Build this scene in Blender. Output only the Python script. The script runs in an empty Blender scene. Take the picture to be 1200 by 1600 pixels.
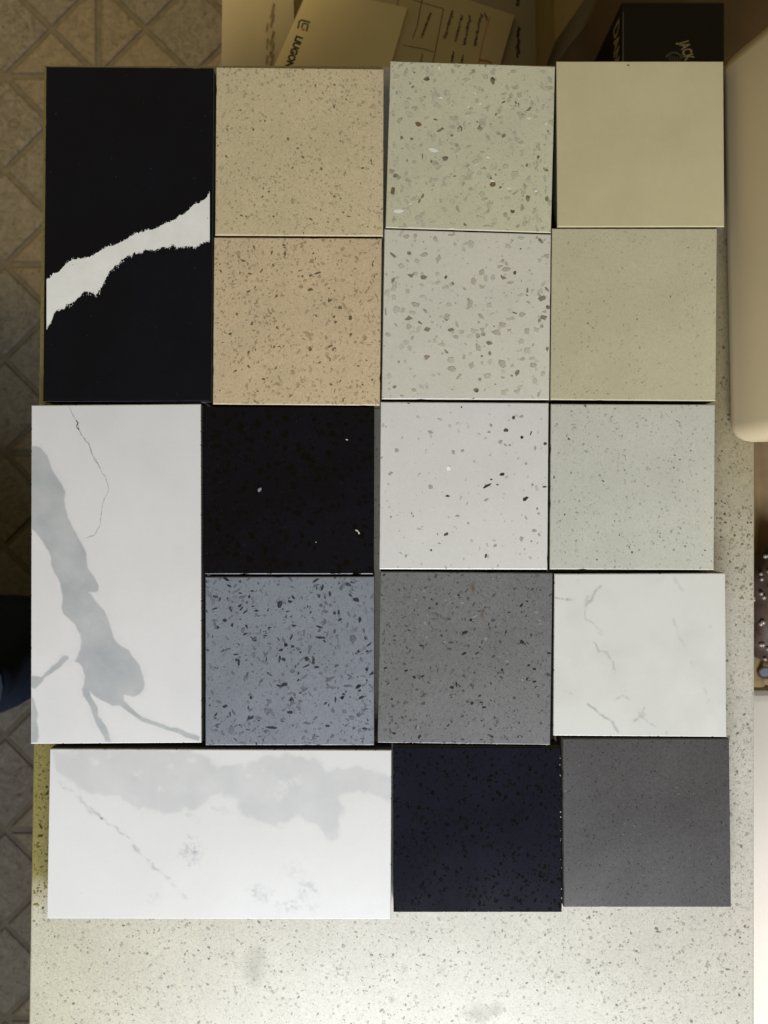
import bpy, bmesh, math, random
import numpy as np
from mathutils import Vector, Matrix
from mathutils.geometry import tessellate_polygon

R = math.radians
FPX = 1202.0                 # focal length in photo pixels (1200 x 1600)
CZ = 1.2266                  # camera height above the floor
ZC = 0.761                   # datum the tile faces are measured from
ZK = 0.7555                  # counter top (tiles about 17 mm thick)
scene = bpy.context.scene
C = scene.collection

# ------------------------------------------------------------------ camera
cam = bpy.data.cameras.new('camera')
co = bpy.data.objects.new('camera', cam); C.objects.link(co)
co.location = (0, 0, CZ); co.rotation_euler = (0, 0, 0)
cam.sensor_fit = 'VERTICAL'; cam.sensor_height = 36.0; cam.sensor_width = 27.0
cam.lens = 36.0 * FPX / 1600.0
cam.clip_start = 0.02; cam.clip_end = 100
cam.dof.use_dof = True; cam.dof.focus_distance = 0.4536; cam.dof.aperture_fstop = 12.0
scene.camera = co

# ------------------------------------------------------------------ light
w = bpy.data.worlds.new('World'); scene.world = w; w.use_nodes = True
bg = w.node_tree.nodes['Background']
bg.inputs[0].default_value = (1.0, 0.80, 0.38, 1); bg.inputs[1].default_value = 0.175

def lamp(name, typ, loc, target, power, col, **kw):
    l = bpy.data.lights.new(name, typ); l.energy = power; l.color = col
    for k, v in kw.items(): setattr(l, k, v)
    o = bpy.data.objects.new(name, l); C.objects.link(o); o.location = loc
    d = Vector(target) - Vector(loc)
    o.rotation_euler = d.to_track_quat('-Z', 'Y').to_euler()
    return o
# daylight from a window below the picture, two added spots: a warm cone cut to leave the mid-left floor dark, a bright one at right
lamp('window_light', 'AREA', (0.02, -1.08, 1.48), (0.0, -0.30, ZC), 23.3, (0.895, 0.945, 1.0), shape='RECTANGLE', size=0.8, size_y=0.55)
lamp('added_warm_spot', 'SPOT', (-0.6, 1.05, 2.4), (-0.42, 0.90, 0.0), 112.0, (1.0, 0.735, 0.32), spot_size=R(28.5), spot_blend=0.28, shadow_soft_size=0.08)
lamp('added_right_spot', 'SPOT', (2.3, -1.5, 1.9), (0.72, -0.78, 0.4), 360.0, (1.0, 0.945, 0.925), spot_size=R(24), spot_blend=1.0, shadow_soft_size=0.05)

vs = scene.view_settings
vs.view_transform = 'Standard'; vs.look = 'None'; vs.exposure = 0.0; vs.gamma = 1.0
vs.use_curve_mapping = False

# ------------------------------------------------------------------ helpers
def P(px, py, z):
    d = CZ - z
    return ((px - 600.0) * d / FPX, (800.0 - py) * d / FPX)

def mesh_obj(name, verts, faces, mat=None, parent=None, loc=(0, 0, 0), smooth=False, midx=None):
    me = bpy.data.meshes.new(name)
    me.from_pydata([tuple(map(float, v)) for v in verts], [], [tuple(map(int, f)) for f in faces])
    for m in (mat if isinstance(mat, (list, tuple)) else [mat]):
        if m: me.materials.append(m)
    if midx is not None: me.polygons.foreach_set('material_index', list(midx))
    if smooth: me.polygons.foreach_set('use_smooth', [True] * len(me.polygons))
    me.update()
    o = bpy.data.objects.new(name, me); C.objects.link(o)
    o.location = loc
    if parent: o.parent = parent
    return o

def thing(name, label, cat, loc=(0, 0, 0), rz=0, group=None):
    o = bpy.data.objects.new(name, None); C.objects.link(o)
    o.location = loc; o.rotation_euler = (0, 0, rz)
    o.empty_display_size = 0.02
    o['label'] = label; o['category'] = cat
    if group: o['group'] = group
    return o

def bevel_box(name, x0, x1, y0, y1, z0, z1, b, mat, parent=None, loc=(0, 0, 0), seg=2):
    bm = bmesh.new()
    bmesh.ops.create_cube(bm, size=1)
    for v in bm.verts:
        v.co = ((x0 + x1) / 2 + v.co.x * (x1 - x0), (y0 + y1) / 2 + v.co.y * (y1 - y0), (z0 + z1) / 2 + v.co.z * (z1 - z0))
    if b > 0: bmesh.ops.bevel(bm, geom=bm.edges[:], offset=b, segments=seg, affect='EDGES', profile=0.5)
    me = bpy.data.meshes.new(name); bm.to_mesh(me); bm.free()
    if mat: me.materials.append(mat)
    o = bpy.data.objects.new(name, me); C.objects.link(o); o.location = loc
    if parent: o.parent = parent
    return o

# value noise for numpy
def vnoise(x, y, seed):
    rs = np.random.RandomState(seed); T = rs.rand(64, 64)
    xi = np.floor(x).astype(int); yi = np.floor(y).astype(int)
    fx = x - xi; fy = y - yi
    fx = fx * fx * (3 - 2 * fx); fy = fy * fy * (3 - 2 * fy)
    a = T[xi % 64, yi % 64]; b = T[(xi + 1) % 64, yi % 64]; c = T[xi % 64, (yi + 1) % 64]; d = T[(xi + 1) % 64, (yi + 1) % 64]
    return (a * (1 - fx) + b * fx) * (1 - fy) + (c * (1 - fx) + d * fx) * fy
def fbm(x, y, seed, oct=4):
    s = 0; a = 0.5; t = 0
    for k in range(oct):
        s = s + a * vnoise(x * 2 ** k, y * 2 ** k, seed + k); t += a; a *= 0.5
    return s / t

# ------------------------------------------------------------------ materials
def nt(m): return m.node_tree.nodes, m.node_tree.links
def new_mat(name, rough=0.5, spec=0.5):
    m = bpy.data.materials.new(name); m.use_nodes = True
    b = m.node_tree.nodes['Principled BSDF']
    b.inputs['Roughness'].default_value = rough
    b.inputs['Specular IOR Level'].default_value = spec
    return m, b
def rgba(c): return (c[0], c[1], c[2], 1)
def mixc(m, fac, a, b, typ='MIX'):
    n, l = nt(m)
    x = n.new('ShaderNodeMix'); x.data_type = 'RGBA'; x.blend_type = typ
    for s, v in ((x.inputs['Factor'], fac), (x.inputs['A'], a), (x.inputs['B'], b)):
        if hasattr(v, 'is_linked'): l.new(v, s)
        elif isinstance(v, (tuple, list)): s.default_value = rgba(v)
        else: s.default_value = v
    return x.outputs['Result']
def noise(m, scale, detail=3, rough=0.55, vec=None, dist=0):
    n, l = nt(m)
    t = n.new('ShaderNodeTexNoise'); t.inputs['Scale'].default_value = scale
    t.inputs['Detail'].default_value = detail; t.inputs['Roughness'].default_value = rough; t.inputs['Distortion'].default_value = dist
    if vec is None: vec = objco(m)
    l.new(vec, t.inputs['Vector'])
    return t.outputs['Fac']
def objco(m):
    n, l = nt(m)
    for x in n:
        if x.type == 'TEX_COORD': return x.outputs['Object']
    return n.new('ShaderNodeTexCoord').outputs['Object']
def rng(m, val, a, b, c=0.0, d=1.0):
    n, l = nt(m)
    t = n.new('ShaderNodeMapRange'); t.inputs[1].default_value = a; t.inputs[2].default_value = b
    t.inputs[3].default_value = c; t.inputs[4].default_value = d
    l.new(val, t.inputs[0]); return t.outputs[0]
def math_(m, op, a, b=0.0):
    n, l = nt(m)
    t = n.new('ShaderNodeMath'); t.operation = op
    for i, v in enumerate((a, b)):
        if hasattr(v, 'is_linked'): l.new(v, t.inputs[i])
        else: t.inputs[i].default_value = v
    return t.outputs[0]
def vor(m, scale, out='Color', feature='F1'):
    n, l = nt(m)
    t = n.new('ShaderNodeTexVoronoi'); t.inputs['Scale'].default_value = scale; t.feature = feature
    l.new(objco(m), t.inputs['Vector']); return t.outputs[out]
def bump(m, b, h, strength, dist):
    n, l = nt(m)
    t = n.new('ShaderNodeBump'); t.inputs['Strength'].default_value = strength; t.inputs['Distance'].default_value = dist
    l.new(h, t.inputs['Height']); l.new(t.outputs[0], b.inputs['Normal'])
def sep(m, col, i=0):
    n, l = nt(m)
    t = n.new('ShaderNodeSeparateColor'); l.new(col, t.inputs[0]); return t.outputs[i]

def scale_c(c, k): return tuple(min(1, v * k) for v in c)

def quartz(name, base, rough=0.28, grain=0.10, cloud=0.05, gscale=1500, dots=0.0, dotcol=None, smudges=(), extra=None):
    """polished engineered stone: cloudy tone, crystalline grain, faint scratches in the gloss"""
    m, b = new_mat(name, rough, 0.5 if base[0] > 0.03 else 0.36)
    n, l = nt(m)
    cl = noise(m, 28, 4, 0.6)
    col = mixc(m, rng(m, cl, 0.3, 0.7), scale_c(base, 1 - cloud), scale_c(base, 1 + cloud))
    g = sep(m, vor(m, gscale))
    col = mixc(m, rng(m, g, 0.0, 1.0), col, mixc(m, 1.0, col, scale_c((1, 1, 1), 1 - grain), 'MULTIPLY'))
    if dots > 0:
        g2 = sep(m, vor(m, gscale * 0.62), 1)
        near = rng(m, vor(m, gscale * 0.62, 'Distance'), 0.28, 0.42, 1, 0)
        f = math_(m, 'MULTIPLY', math_(m, 'GREATER_THAN', g2, 1 - dots), near)
        col = mixc(m, math_(m, 'MULTIPLY', f, 0.7), col, dotcol or scale_c(base, 0.55))
    for (sx, sy, rx, ry, c, amt) in smudges:      # stains: local metres, radii
        mp = n.new('ShaderNodeMapping'); mp.vector_type = 'POINT'
        mp.inputs['Location'].default_value = (-sx / rx, -sy / ry, 0); mp.inputs['Scale'].default_value = (1 / rx, 1 / ry, 0)
        l.new(objco(m), mp.inputs['Vector'])
        ln = n.new('ShaderNodeVectorMath'); ln.operation = 'LENGTH'; l.new(mp.outputs[0], ln.inputs[0])
        wob = math_(m, 'ADD', ln.outputs['Value'], math_(m, 'MULTIPLY', math_(m, 'SUBTRACT', noise(m, 1.6 / max(rx, ry) , 8, 0.85), 0.5), 3.0))
        f = math_(m, 'MULTIPLY', rng(m, wob, 0.25, 1.15, 1, 0), amt)
        col = mixc(m, f, col, mixc(m, 1.0, col, c, 'MULTIPLY'))
    if extra: col = extra(m, col)
    l.new(col, b.inputs['Base Color'])
    rr = noise(m, 9, 5, 0.7)
    l.new(rng(m, rr, 0.3, 0.7, rough * 0.8, rough * 1.35), b.inputs['Roughness'])
    bump(m, b, noise(m, 900, 2), 0.05, 0.0002)
    return m

def chip_mat(name, a, bcol, rough=0.2, scale=260):
    m, b = new_mat(name, rough)
    f = rng(m, noise(m, scale, 2, 0.6), 0.36, 0.64)
    nt(m)[1].new(mixc(m, f, a, bcol), b.inputs['Base Color'])
    return m
def plain(name, c, rough=0.6, var=0.10, scale=40, spec=0.4, bmp=0.0, bscale=300):
    m, b = new_mat(name, rough, spec)
    f = rng(m, noise(m, scale, 4, 0.6), 0.3, 0.7)
    nt(m)[1].new(mixc(m, f, scale_c(c, 1 - var), scale_c(c, 1 + var)), b.inputs['Base Color'])
    if bmp: bump(m, b, noise(m, bscale, 4, 0.65), bmp, 0.001)
    return m

# ------------------------------------------------------------------ floor
TS = 0.30                                       # moulded floor tile, twelve raised pieces each
NX, NY = P(155, 120, 0.0)                        # a joint crossing read off the photograph
def floor_mat(name, c1, c2):
    m, b = new_mat(name, 0.62, 0.35)
    n, l = nt(m)
    oi = n.new('ShaderNodeObjectInfo'); ge = n.new('ShaderNodeNewGeometry')
    r = math_(m, 'FRACT', math_(m, 'ADD', oi.outputs['Random'], ge.outputs['Random Per Island']))
    pos = ge.outputs['Position']
    vein = noise(m, 42, 7, 0.78, pos, 2.2)
    col = mixc(m, rng(m, vein, 0.35, 0.68), c1, c2)
    col = mixc(m, rng(m, r, 0, 1, 0, 0.35), col, scale_c(c2, 0.80))
    pit = noise(m, 150, 4, 0.7, pos)
    col = mixc(m, rng(m, pit, 0.56, 0.70, 0, 0.75), col, scale_c(c1, 0.4))
    l.new(col, b.inputs['Base Color'])
    bump(m, b, noise(m, 90, 6, 0.75, pos), 0.55, 0.004)
    return m
M_dia = floor_mat('floor_stone_grey', (0.095, 0.085, 0.070), (0.235, 0.215, 0.183))
M_tri = floor_mat('floor_stone_ochre', (0.125, 0.104, 0.078), (0.255, 0.214, 0.160))
M_grout = plain('floor_grout', (0.135, 0.119, 0.093), 0.85, 0.2, 60, 0.2, 0.4, 200)
floor = mesh_obj('floor', [(-3, -3, 0), (3.4, -3, 0), (3.4, 3, 0), (-3, 3, 0)], [(0, 1, 2, 3)], M_grout)
floor['kind'] = 'structure'; floor['label'] = 'tiled floor of moulded diamond pavers around the counter'

def piece_geo(poly, h=0.0035, b=0.004):
    """raised paver: polygon (ccw), rounded shoulder"""
    n = len(poly); p = [Vector((x, y)) for x, y in poly]; cen = sum(p, Vector((0, 0))) / n
    def inset(d):
        out = []
        for i in range(n):
            a, q, c = p[i - 1], p[i], p[(i + 1) % n]
            e1 = (q - a).normalized(); e2 = (c - q).normalized()
            n1 = Vector((-e1.y, e1.x)); n2 = Vector((-e2.y, e2.x))
            k = (n1 + n2); out.append(q + k * (d / max(0.3, k.dot(n1))))
        return out
    V = []; F = []
    for ring, (d, z) in enumerate(((0.0, 0.0), (0.0, h * 0.45), (b * 0.4, h * 0.85), (b, h))):
        V += [(q.x, q.y, z) for q in inset(d)]
        if ring:
            o0 = (ring - 1) * n; o1 = ring * n
            F += [(o0 + i, o0 + (i + 1) % n, o1 + (i + 1) % n, o1 + i) for i in range(n)]
    F.append(tuple(3 * n + i for i in range(n)))
    return V, F
hs = TS / 4
G1, G2 = 0.0042, 0.005                           # half widths of the diagonal and the main joints
dk = hs - G1 * math.sqrt(2)
DIA = piece_geo([(-dk, 0), (0, -dk), (dk, 0), (0, dk)])
tw = hs - G1 * math.sqrt(2)
TRI = piece_geo([(-(tw - G2), G2), (tw - G2, G2), (0, tw)])
me_dia = me_tri = None
rest = {'d': ([], []), 't': ([], [])}
cells = []
for i in range(-6, 8):
    for j in range(-8, 7):
        ox, oy = NX + i * TS, NY + j * TS
        mx, my = ox + TS / 2, oy + TS / 2
        if -0.20 < mx - TS / 2 and mx + TS / 2 < 0.22 and my < 0.2: continue       # under the counter
        ds = [(mx, my - hs), (mx, my + hs), (mx - hs, my), (mx + hs, my)]
        for k in (-1, 1):
            pass
        near = (mx < -0.05 and -0.62 < mx and -1.0 < my < 1.05) or (0.3 < mx < 0.95 and -0.95 < my < -0.05) or (-0.2 < mx < 0.1 and my > 0.55 and my < 1.05)
        for c in ds: cells.append(('d', c[0], c[1], 0.0, near))
        for s in (-1, 1):
            cells.append(('t', mx + s * hs, oy, 0.0, near)); cells.append(('t', mx + s * hs, oy + TS, math.pi, near))
            cells.append(('t', ox, my + s * hs, -math.pi / 2, near)); cells.append(('t', ox + TS, my + s * hs, math.pi / 2, near))
cells.sort(key=lambda c: (not c[4], math.hypot(c[1] + 0.35, (c[2] - 0.1) * 0.6)))
for q, (k, x, y, a, near) in enumerate(cells):
    geo = DIA if k == 'd' else TRI
    if q < 296 and near:
        if k == 'd' and me_dia is None or k == 't' and me_tri is None:
            o = mesh_obj('paver', geo[0], geo[1], M_dia if k == 'd' else M_tri, floor, (x, y, 0.0))
            if k == 'd': me_dia = o.data
            else: me_tri = o.data
        else:
            o = bpy.data.objects.new('paver', me_dia if k == 'd' else me_tri); C.objects.link(o)
            o.location = (x, y, 0.0); o.parent = floor
        o.rotation_euler = (0, 0, a)
    else:
        V, F = rest[k]; b0 = len(V); ca, sa = math.cos(a), math.sin(a)
        V += [(x + vx * ca - vy * sa, y + vx * sa + vy * ca, vz) for vx, vy, vz in geo[0]]
        F += [tuple(b0 + i for i in f) for f in geo[1]]
for k, m in (('d', M_dia), ('t', M_tri)):
    o = mesh_obj('outlying_pavers', rest[k][0], rest[k][1], m, floor); o['kind'] = 'stuff'

# ------------------------------------------------------------------ counter
cx0t, cyt = P(68, 101.5, ZK); cx0b, cyb = P(45, 1600, ZK)
cx1, _ = P(1178.5, 800, ZK)
slope = (cx0t - cx0b) / (cyt - cyb)
YB = -1.0
corner = [(cx0b + slope * (YB - cyb), YB), (cx1, YB), (cx1 + 0.0004, cyt), (cx0t, cyt)]
org = (0.0, 0.0)
def loc_c(px, py): return P(px, py, ZK)
sm = []
for (px, py, rx, ry, amt) in ((400, 1510, 22, 34, 0.75), (745, 1585, 26, 16, 0.8), (775, 1578, 14, 12, 0.8), (612, 1562, 5, 7, 1.0), (632, 1514, 7, 7, 0.5), (690, 1514, 7, 5, 0.4)):
    x, y = loc_c(px, py); sm.append((x, y, rx * 0.000387, ry * 0.000387, (0.62, 0.62, 0.58), amt))
def shade_tint(m, col):
    # painted shade: a dark yellow strip along the left edge that ends in a ragged line, and one along the right edge
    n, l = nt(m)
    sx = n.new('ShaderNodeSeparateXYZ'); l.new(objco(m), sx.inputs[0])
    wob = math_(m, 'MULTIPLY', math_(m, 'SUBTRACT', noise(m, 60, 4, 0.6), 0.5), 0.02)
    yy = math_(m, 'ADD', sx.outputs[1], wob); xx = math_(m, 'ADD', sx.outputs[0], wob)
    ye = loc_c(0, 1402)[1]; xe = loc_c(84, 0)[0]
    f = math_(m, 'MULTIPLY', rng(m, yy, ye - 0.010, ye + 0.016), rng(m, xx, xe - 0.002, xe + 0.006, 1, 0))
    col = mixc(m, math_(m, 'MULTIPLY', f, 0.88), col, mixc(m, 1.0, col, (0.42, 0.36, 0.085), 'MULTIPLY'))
    f3 = rng(m, xx, loc_c(40, 0)[0], loc_c(520, 0)[0], 1, 0)  # broad warm cast, also painted in, fading to the right
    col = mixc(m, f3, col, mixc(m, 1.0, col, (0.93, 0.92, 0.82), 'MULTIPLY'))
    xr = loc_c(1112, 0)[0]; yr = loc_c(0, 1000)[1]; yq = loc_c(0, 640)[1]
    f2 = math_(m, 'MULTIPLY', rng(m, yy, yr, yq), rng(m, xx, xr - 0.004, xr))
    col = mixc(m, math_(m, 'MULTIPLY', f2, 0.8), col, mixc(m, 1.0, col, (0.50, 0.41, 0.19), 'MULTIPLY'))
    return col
M_counter = quartz('counter_quartz', (0.59, 0.562, 0.49), 0.33, 0.16, 0.06, 1200, 0.20, (0.40, 0.38, 0.31), sm, shade_tint)
counter = thing('counter', 'pale speckled stone counter carrying the rows of sample tiles', 'counter')

def prism(corners, z0, z1, bev, mat, name, parent, loc=(0, 0, 0)):
    bm = bmesh.new()
    vb = [bm.verts.new((x, y, z0)) for x, y in corners]; vt = [bm.verts.new((x, y, z1)) for x, y in corners]
    n = len(corners)
    bm.faces.new(vt); bm.faces.new(vb[::-1])
    for i in range(n): bm.faces.new((vb[i], vb[(i + 1) % n], vt[(i + 1) % n], vt[i]))
    bmesh.ops.recalc_face_normals(bm, faces=bm.faces[:])
    if bev: bmesh.ops.bevel(bm, geom=bm.edges[:], offset=bev, segments=2, affect='EDGES', profile=0.5)
    me = bpy.data.meshes.new(name); bm.to_mesh(me); bm.free(); me.materials.append(mat)
    o = bpy.data.objects.new(name, me); C.objects.link(o); o.parent = parent; o.location = loc
    return o
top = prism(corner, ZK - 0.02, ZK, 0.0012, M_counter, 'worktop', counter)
M_cab = plain('cabinet_paint', (0.16, 0.12, 0.08), 0.5, 0.1, 12)
bevel_box('cabinet', corner[0][0] + 0.03, cx1 - 0.02, YB + 0.02, cyt - 0.03, 0.0040, ZK - 0.0205, 0.002, M_cab, counter)

# ------------------------------------------------------------------ speckles
def bil(c, u, v):            # corners TL, TR, BR, BL (world xy), v down
    (ax, ay), (bx, by), (cx, cy), (dx, dy) = c
    return ((ax * (1 - u) + bx * u) * (1 - v) + (dx * (1 - u) + cx * u) * v,
            (ay * (1 - u) + by * u) * (1 - v) + (dy * (1 - u) + cy * u) * v)
def blob(rs, cx, cy, w, h, ang, n=None, jit=0.28):
    n = n or rs.randint(4, 8)
    off = rs.rand() * 6.28; pts = []
    ca, sa = math.cos(ang), math.sin(ang)
    for k in range(n):
        a = off + 6.283 * (k + (rs.rand() - 0.5) * 0.55) / n
        r = 1 + (rs.rand() - 0.5) * 2 * jit
        x, y = math.cos(a) * w / 2 * r, math.sin(a) * h / 2 * r
        pts.append((cx + x * ca - y * sa, cy + x * sa + y * ca))
    return pts
def specks(name, parent, corners_loc, z, count, smin, smax, power, elong, mats, wts, seed, clump=0.0, lim=(0.004, 0.996)):
    """joined inlaid grains of many sizes, sizes in metres; power>1 favours small"""
    rs = np.random.RandomState(seed); V = []; F = []; MI = []
    c = corners_loc
    W = math.hypot(c[1][0] - c[0][0], c[1][1] - c[0][1]); H = math.hypot(c[3][0] - c[0][0], c[3][1] - c[0][1])
    k = 0
    while k < count:
        u, v = rs.rand(), rs.rand()
        if clump and fbm(np.array([u * W * 60.]), np.array([v * H * 60.]), seed)[0] < rs.rand() * clump + 0.28 * clump: 
            if rs.rand() < 0.8: continue
        s = smin + (smax - smin) * rs.rand() ** power
        e = 1 + rs.rand() * elong
        pts = blob(rs, u, v, 1, 1, 0)
        ang = rs.rand() * 3.14
        raw = blob(rs, 0, 0, s * math.sqrt(e), s / math.sqrt(e), ang)
        zz = z + 0.00003 + rs.rand() * 0.00009
        b0 = len(V)
        for (x, y) in raw:
            uu = min(lim[1], max(lim[0], u + x / W)); vv = min(lim[1], max(lim[0], v - y / H))
            X, Y = bil(c, uu, vv); V.append((X, Y, zz))
        F.append(tuple(range(b0, b0 + len(raw)))); MI.append(rs.choice(len(mats), p=wts)); k += 1
    o = mesh_obj(name, V, F, mats, parent, midx=MI); o['kind'] = 'stuff'
    return o

cc = [corner[3], corner[2], corner[1], corner[0]]
M_cs1 = plain('counter_grain_pale', (0.50, 0.48, 0.40), 0.3, 0.12)
M_cs2 = plain('counter_grain_mid', (0.36, 0.34, 0.28), 0.3, 0.15)
M_cs3 = plain('counter_grain_dark', (0.20, 0.195, 0.155), 0.3, 0.2)
M_yg = [plain('left_shade_grain_pale', (0.19, 0.155, 0.035), 0.3), plain('left_shade_grain_mid', (0.12, 0.10, 0.025), 0.3), plain('left_shade_grain_dark', (0.05, 0.045, 0.012), 0.3)]  # grains tinted to match the shade painted at left
M_yr = [plain('right_shade_grain_pale', (0.34, 0.30, 0.19), 0.3), plain('right_shade_grain_mid', (0.22, 0.195, 0.12), 0.3), plain('right_shade_grain_dark', (0.12, 0.108, 0.068), 0.3)]  # grains darkened to match the shade painted at right
def strip(px0, px1, py0, py1):
    return [loc_c(px0, py0), loc_c(px1, py0), loc_c(px1, py1), loc_c(px0, py1)]
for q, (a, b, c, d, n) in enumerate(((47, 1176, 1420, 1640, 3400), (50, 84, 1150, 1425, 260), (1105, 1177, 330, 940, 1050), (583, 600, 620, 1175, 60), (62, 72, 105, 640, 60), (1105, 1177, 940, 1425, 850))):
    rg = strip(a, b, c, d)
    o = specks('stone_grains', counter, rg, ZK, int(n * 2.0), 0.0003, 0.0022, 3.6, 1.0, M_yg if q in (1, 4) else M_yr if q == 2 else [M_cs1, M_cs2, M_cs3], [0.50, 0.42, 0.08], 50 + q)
# the worktop's left edge leans: keep the grains on it
for o in counter.children:
    if o.name.startswith('stone_grains'):
        for v in o.data.vertices:
            xe = cx0b + slope * (v.co.y - cyb) + 0.0016
            if v.co.x < xe: v.co.x = xe

# ------------------------------------------------------------------ sample tiles
TILES = {}
M_sawn_shade = plain('sawn_edge_shade', (0.12, 0.108, 0.088), 0.8, 0.25, 80)      # unpolished sides, darkened in colour to put shade in the gaps
def tile(key, label, group, px, thick, mat, n=(1, 1), bev=0.0006, edge=0.00006, seed=0, attr=None, name='sample_tile', side=M_sawn_shade):
    zt = ZC + thick
    w = [P(x, y, zt) for x, y in px]
    cen = (sum(p[0] for p in w) / 4, sum(p[1] for p in w) / 4)
    t = thing(name, label, 'stone sample', (cen[0], cen[1], ZC), 0, group)
    sh = 0.00012
    L = []
    for (x, y) in w:
        x -= cen[0]; y -= cen[1]
        L.append((x - sh * (1 if x > 0 else -1), y - sh * (1 if y > 0 else -1)))
    W = math.hypot(L[1][0] - L[0][0], L[1][1] - L[0][1]); H = math.hypot(L[3][0] - L[0][0], L[3][1] - L[0][1])
    nx, ny = max(n[0], 30), max(n[1], 30)
    if n == (1, 1): nx, ny = 30, int(30 * H / W) if H > W else 30
    rs = np.random.RandomState(seed + 7)
    uu, vv = np.meshgrid(np.linspace(0, 1, nx + 1), np.linspace(0, 1, ny + 1))
    V = []; F = []
    def pt(u, v, ins, z):
        a = ins / W; b = ins / H
        X, Y = bil(L, a + u * (1 - 2 * a), b + v * (1 - 2 * b)); return (X, Y, z)
    if n == (1, 1):
        per = [(i / nx, 0) for i in range(nx)] + [(1, j / ny) for j in range(ny)] + [(1 - i / nx, 1) for i in range(nx)] + [(0, 1 - j / ny) for j in range(ny)]
        V += [pt(u, v, bev, thick) for u, v in per]
        F.append(tuple(range(len(per)))[::-1])
        pidx = list(range(len(per)))
    else:
        for j in range(ny + 1):
            for i in range(nx + 1): V.append(pt(i / nx, j / ny, bev, thick))
        for j in range(ny):
            for i in range(nx):
                a = j * (nx + 1) + i; F.append((a, a + nx + 1, a + nx + 2, a + 1))
        per = [(i / nx, 0) for i in range(nx)] + [(1, j / ny) for j in range(ny)] + [(1 - i / nx, 1) for i in range(nx)] + [(0, 1 - j / ny) for j in range(ny)]
        pidx = [round(v * ny) * (nx + 1) + round(u * nx) for u, v in per]
    prev = pidx; m = len(per)
    jit = rs.rand(m) * edge
    nick = (rs.rand(m) < 0.03) * rs.rand(m) * 0.00035
    for (ins, z) in ((bev * 0.3, thick - bev * 0.3), (0.0, thick - bev), (0.0, ZK - ZC)):
        b0 = len(V)
        for k, (u, v) in enumerate(per):
            V.append(pt(u, v, ins + jit[k] + (nick[k] if z > 0 else 0), z))
        cur = list(range(b0, b0 + m))
        for k in range(m):
            F.append((prev[k], prev[(k + 1) % m], cur[(k + 1) % m], cur[k]))
        prev = cur
    F.append(tuple(prev))
    mi = [0] * len(F)
    if side:
        for q in range(len(F) - 1 - m, len(F)): mi[q] = 1
    o = mesh_obj('slab', V, F, [mat, side] if side else mat, t, midx=mi)
    bm = bmesh.new(); bm.from_mesh(o.data); bmesh.ops.recalc_face_normals(bm, faces=bm.faces[:]); bm.to_mesh(o.data); bm.free()
    if attr is not None:
        val = np.zeros(len(V), np.float32)
        # photo pixel of every top vertex
        ia = bev / W; ib = bev / H
        for_u = ia + uu * (1 - 2 * ia); for_v = ib + vv * (1 - 2 * ib)
        ax = [p[0] for p in px]; ay = [p[1] for p in px]
        X = (ax[0] * (1 - for_u) + ax[1] * for_u) * (1 - for_v) + (ax[3] * (1 - for_u) + ax[2] * for_u) * for_v
        Y = (ay[0] * (1 - for_u) + ay[1] * for_u) * (1 - for_v) + (ay[3] * (1 - for_u) + ay[2] * for_u) * for_v
        f = np.clip(attr(X, Y), 0, 1).astype(np.float32)
        val[:f.size] = f.ravel()
        a = o.data.attributes.new('vein', 'FLOAT', 'POINT'); a.data.foreach_set('value', val)
    TILES[key] = dict(root=t, L=L, z=thick, cen=cen, px=px, zt=zt, slab=o)
    return t
def pxl(key, x, y):
    T = TILES[key]; X, Y = P(x, y, T['zt']); return (X - T['cen'][0], Y - T['cen'][1])
def clampL(key, x, y, m=0.0007):
    L = TILES[key]['L']
    x0 = max(L[0][0], L[3][0]) + m; x1 = min(L[1][0], L[2][0]) - m; y1 = min(L[0][1], L[1][1]) - m; y0 = max(L[2][1], L[3][1]) + m
    return (min(x1, max(x0, x)), min(y1, max(y0, y)))
def inlay(key, pts, mat, name='vein', amp=0.0, spike=0.0, sub=0, seed=1, lift=0.00005):
    """flat coloured figure let into the polished face; ragged outline"""
    rs = np.random.RandomState(seed)
    pts = [np.array(p, float) for p in pts]
    for k in range(sub):
        out = []
        for i, p in enumerate(pts):
            q = pts[(i + 1) % len(pts)]; d = q - p; L = np.hypot(*d)
            out.append(p)
            if L > 1.6:
                nrm = np.array((-d[1], d[0])) / L
                out.append((p + q) / 2 + nrm * (rs.rand() - 0.5) * 2 * min(amp, 0.35 * L))
        pts = out
    if spike:
        pts = [p + (rs.rand(2) - 0.5) * 2 * spike for p in pts]
    loc = [clampL(key, *pxl(key, *p)) for p in pts]
    z = TILES[key]['z'] + lift
    V = [(x, y, z) for x, y in loc]
    tri = tessellate_polygon([[Vector(v) for v in V]])
    F = []
    for t in tri:
        a, b, c = (Vector(V[i]) for i in t)
        if (b - a).cross(c - a).z < 0: t = t[::-1]
        F.append(t)
    return mesh_obj(name, V, F, mat, TILES[key]['root'])
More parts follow.
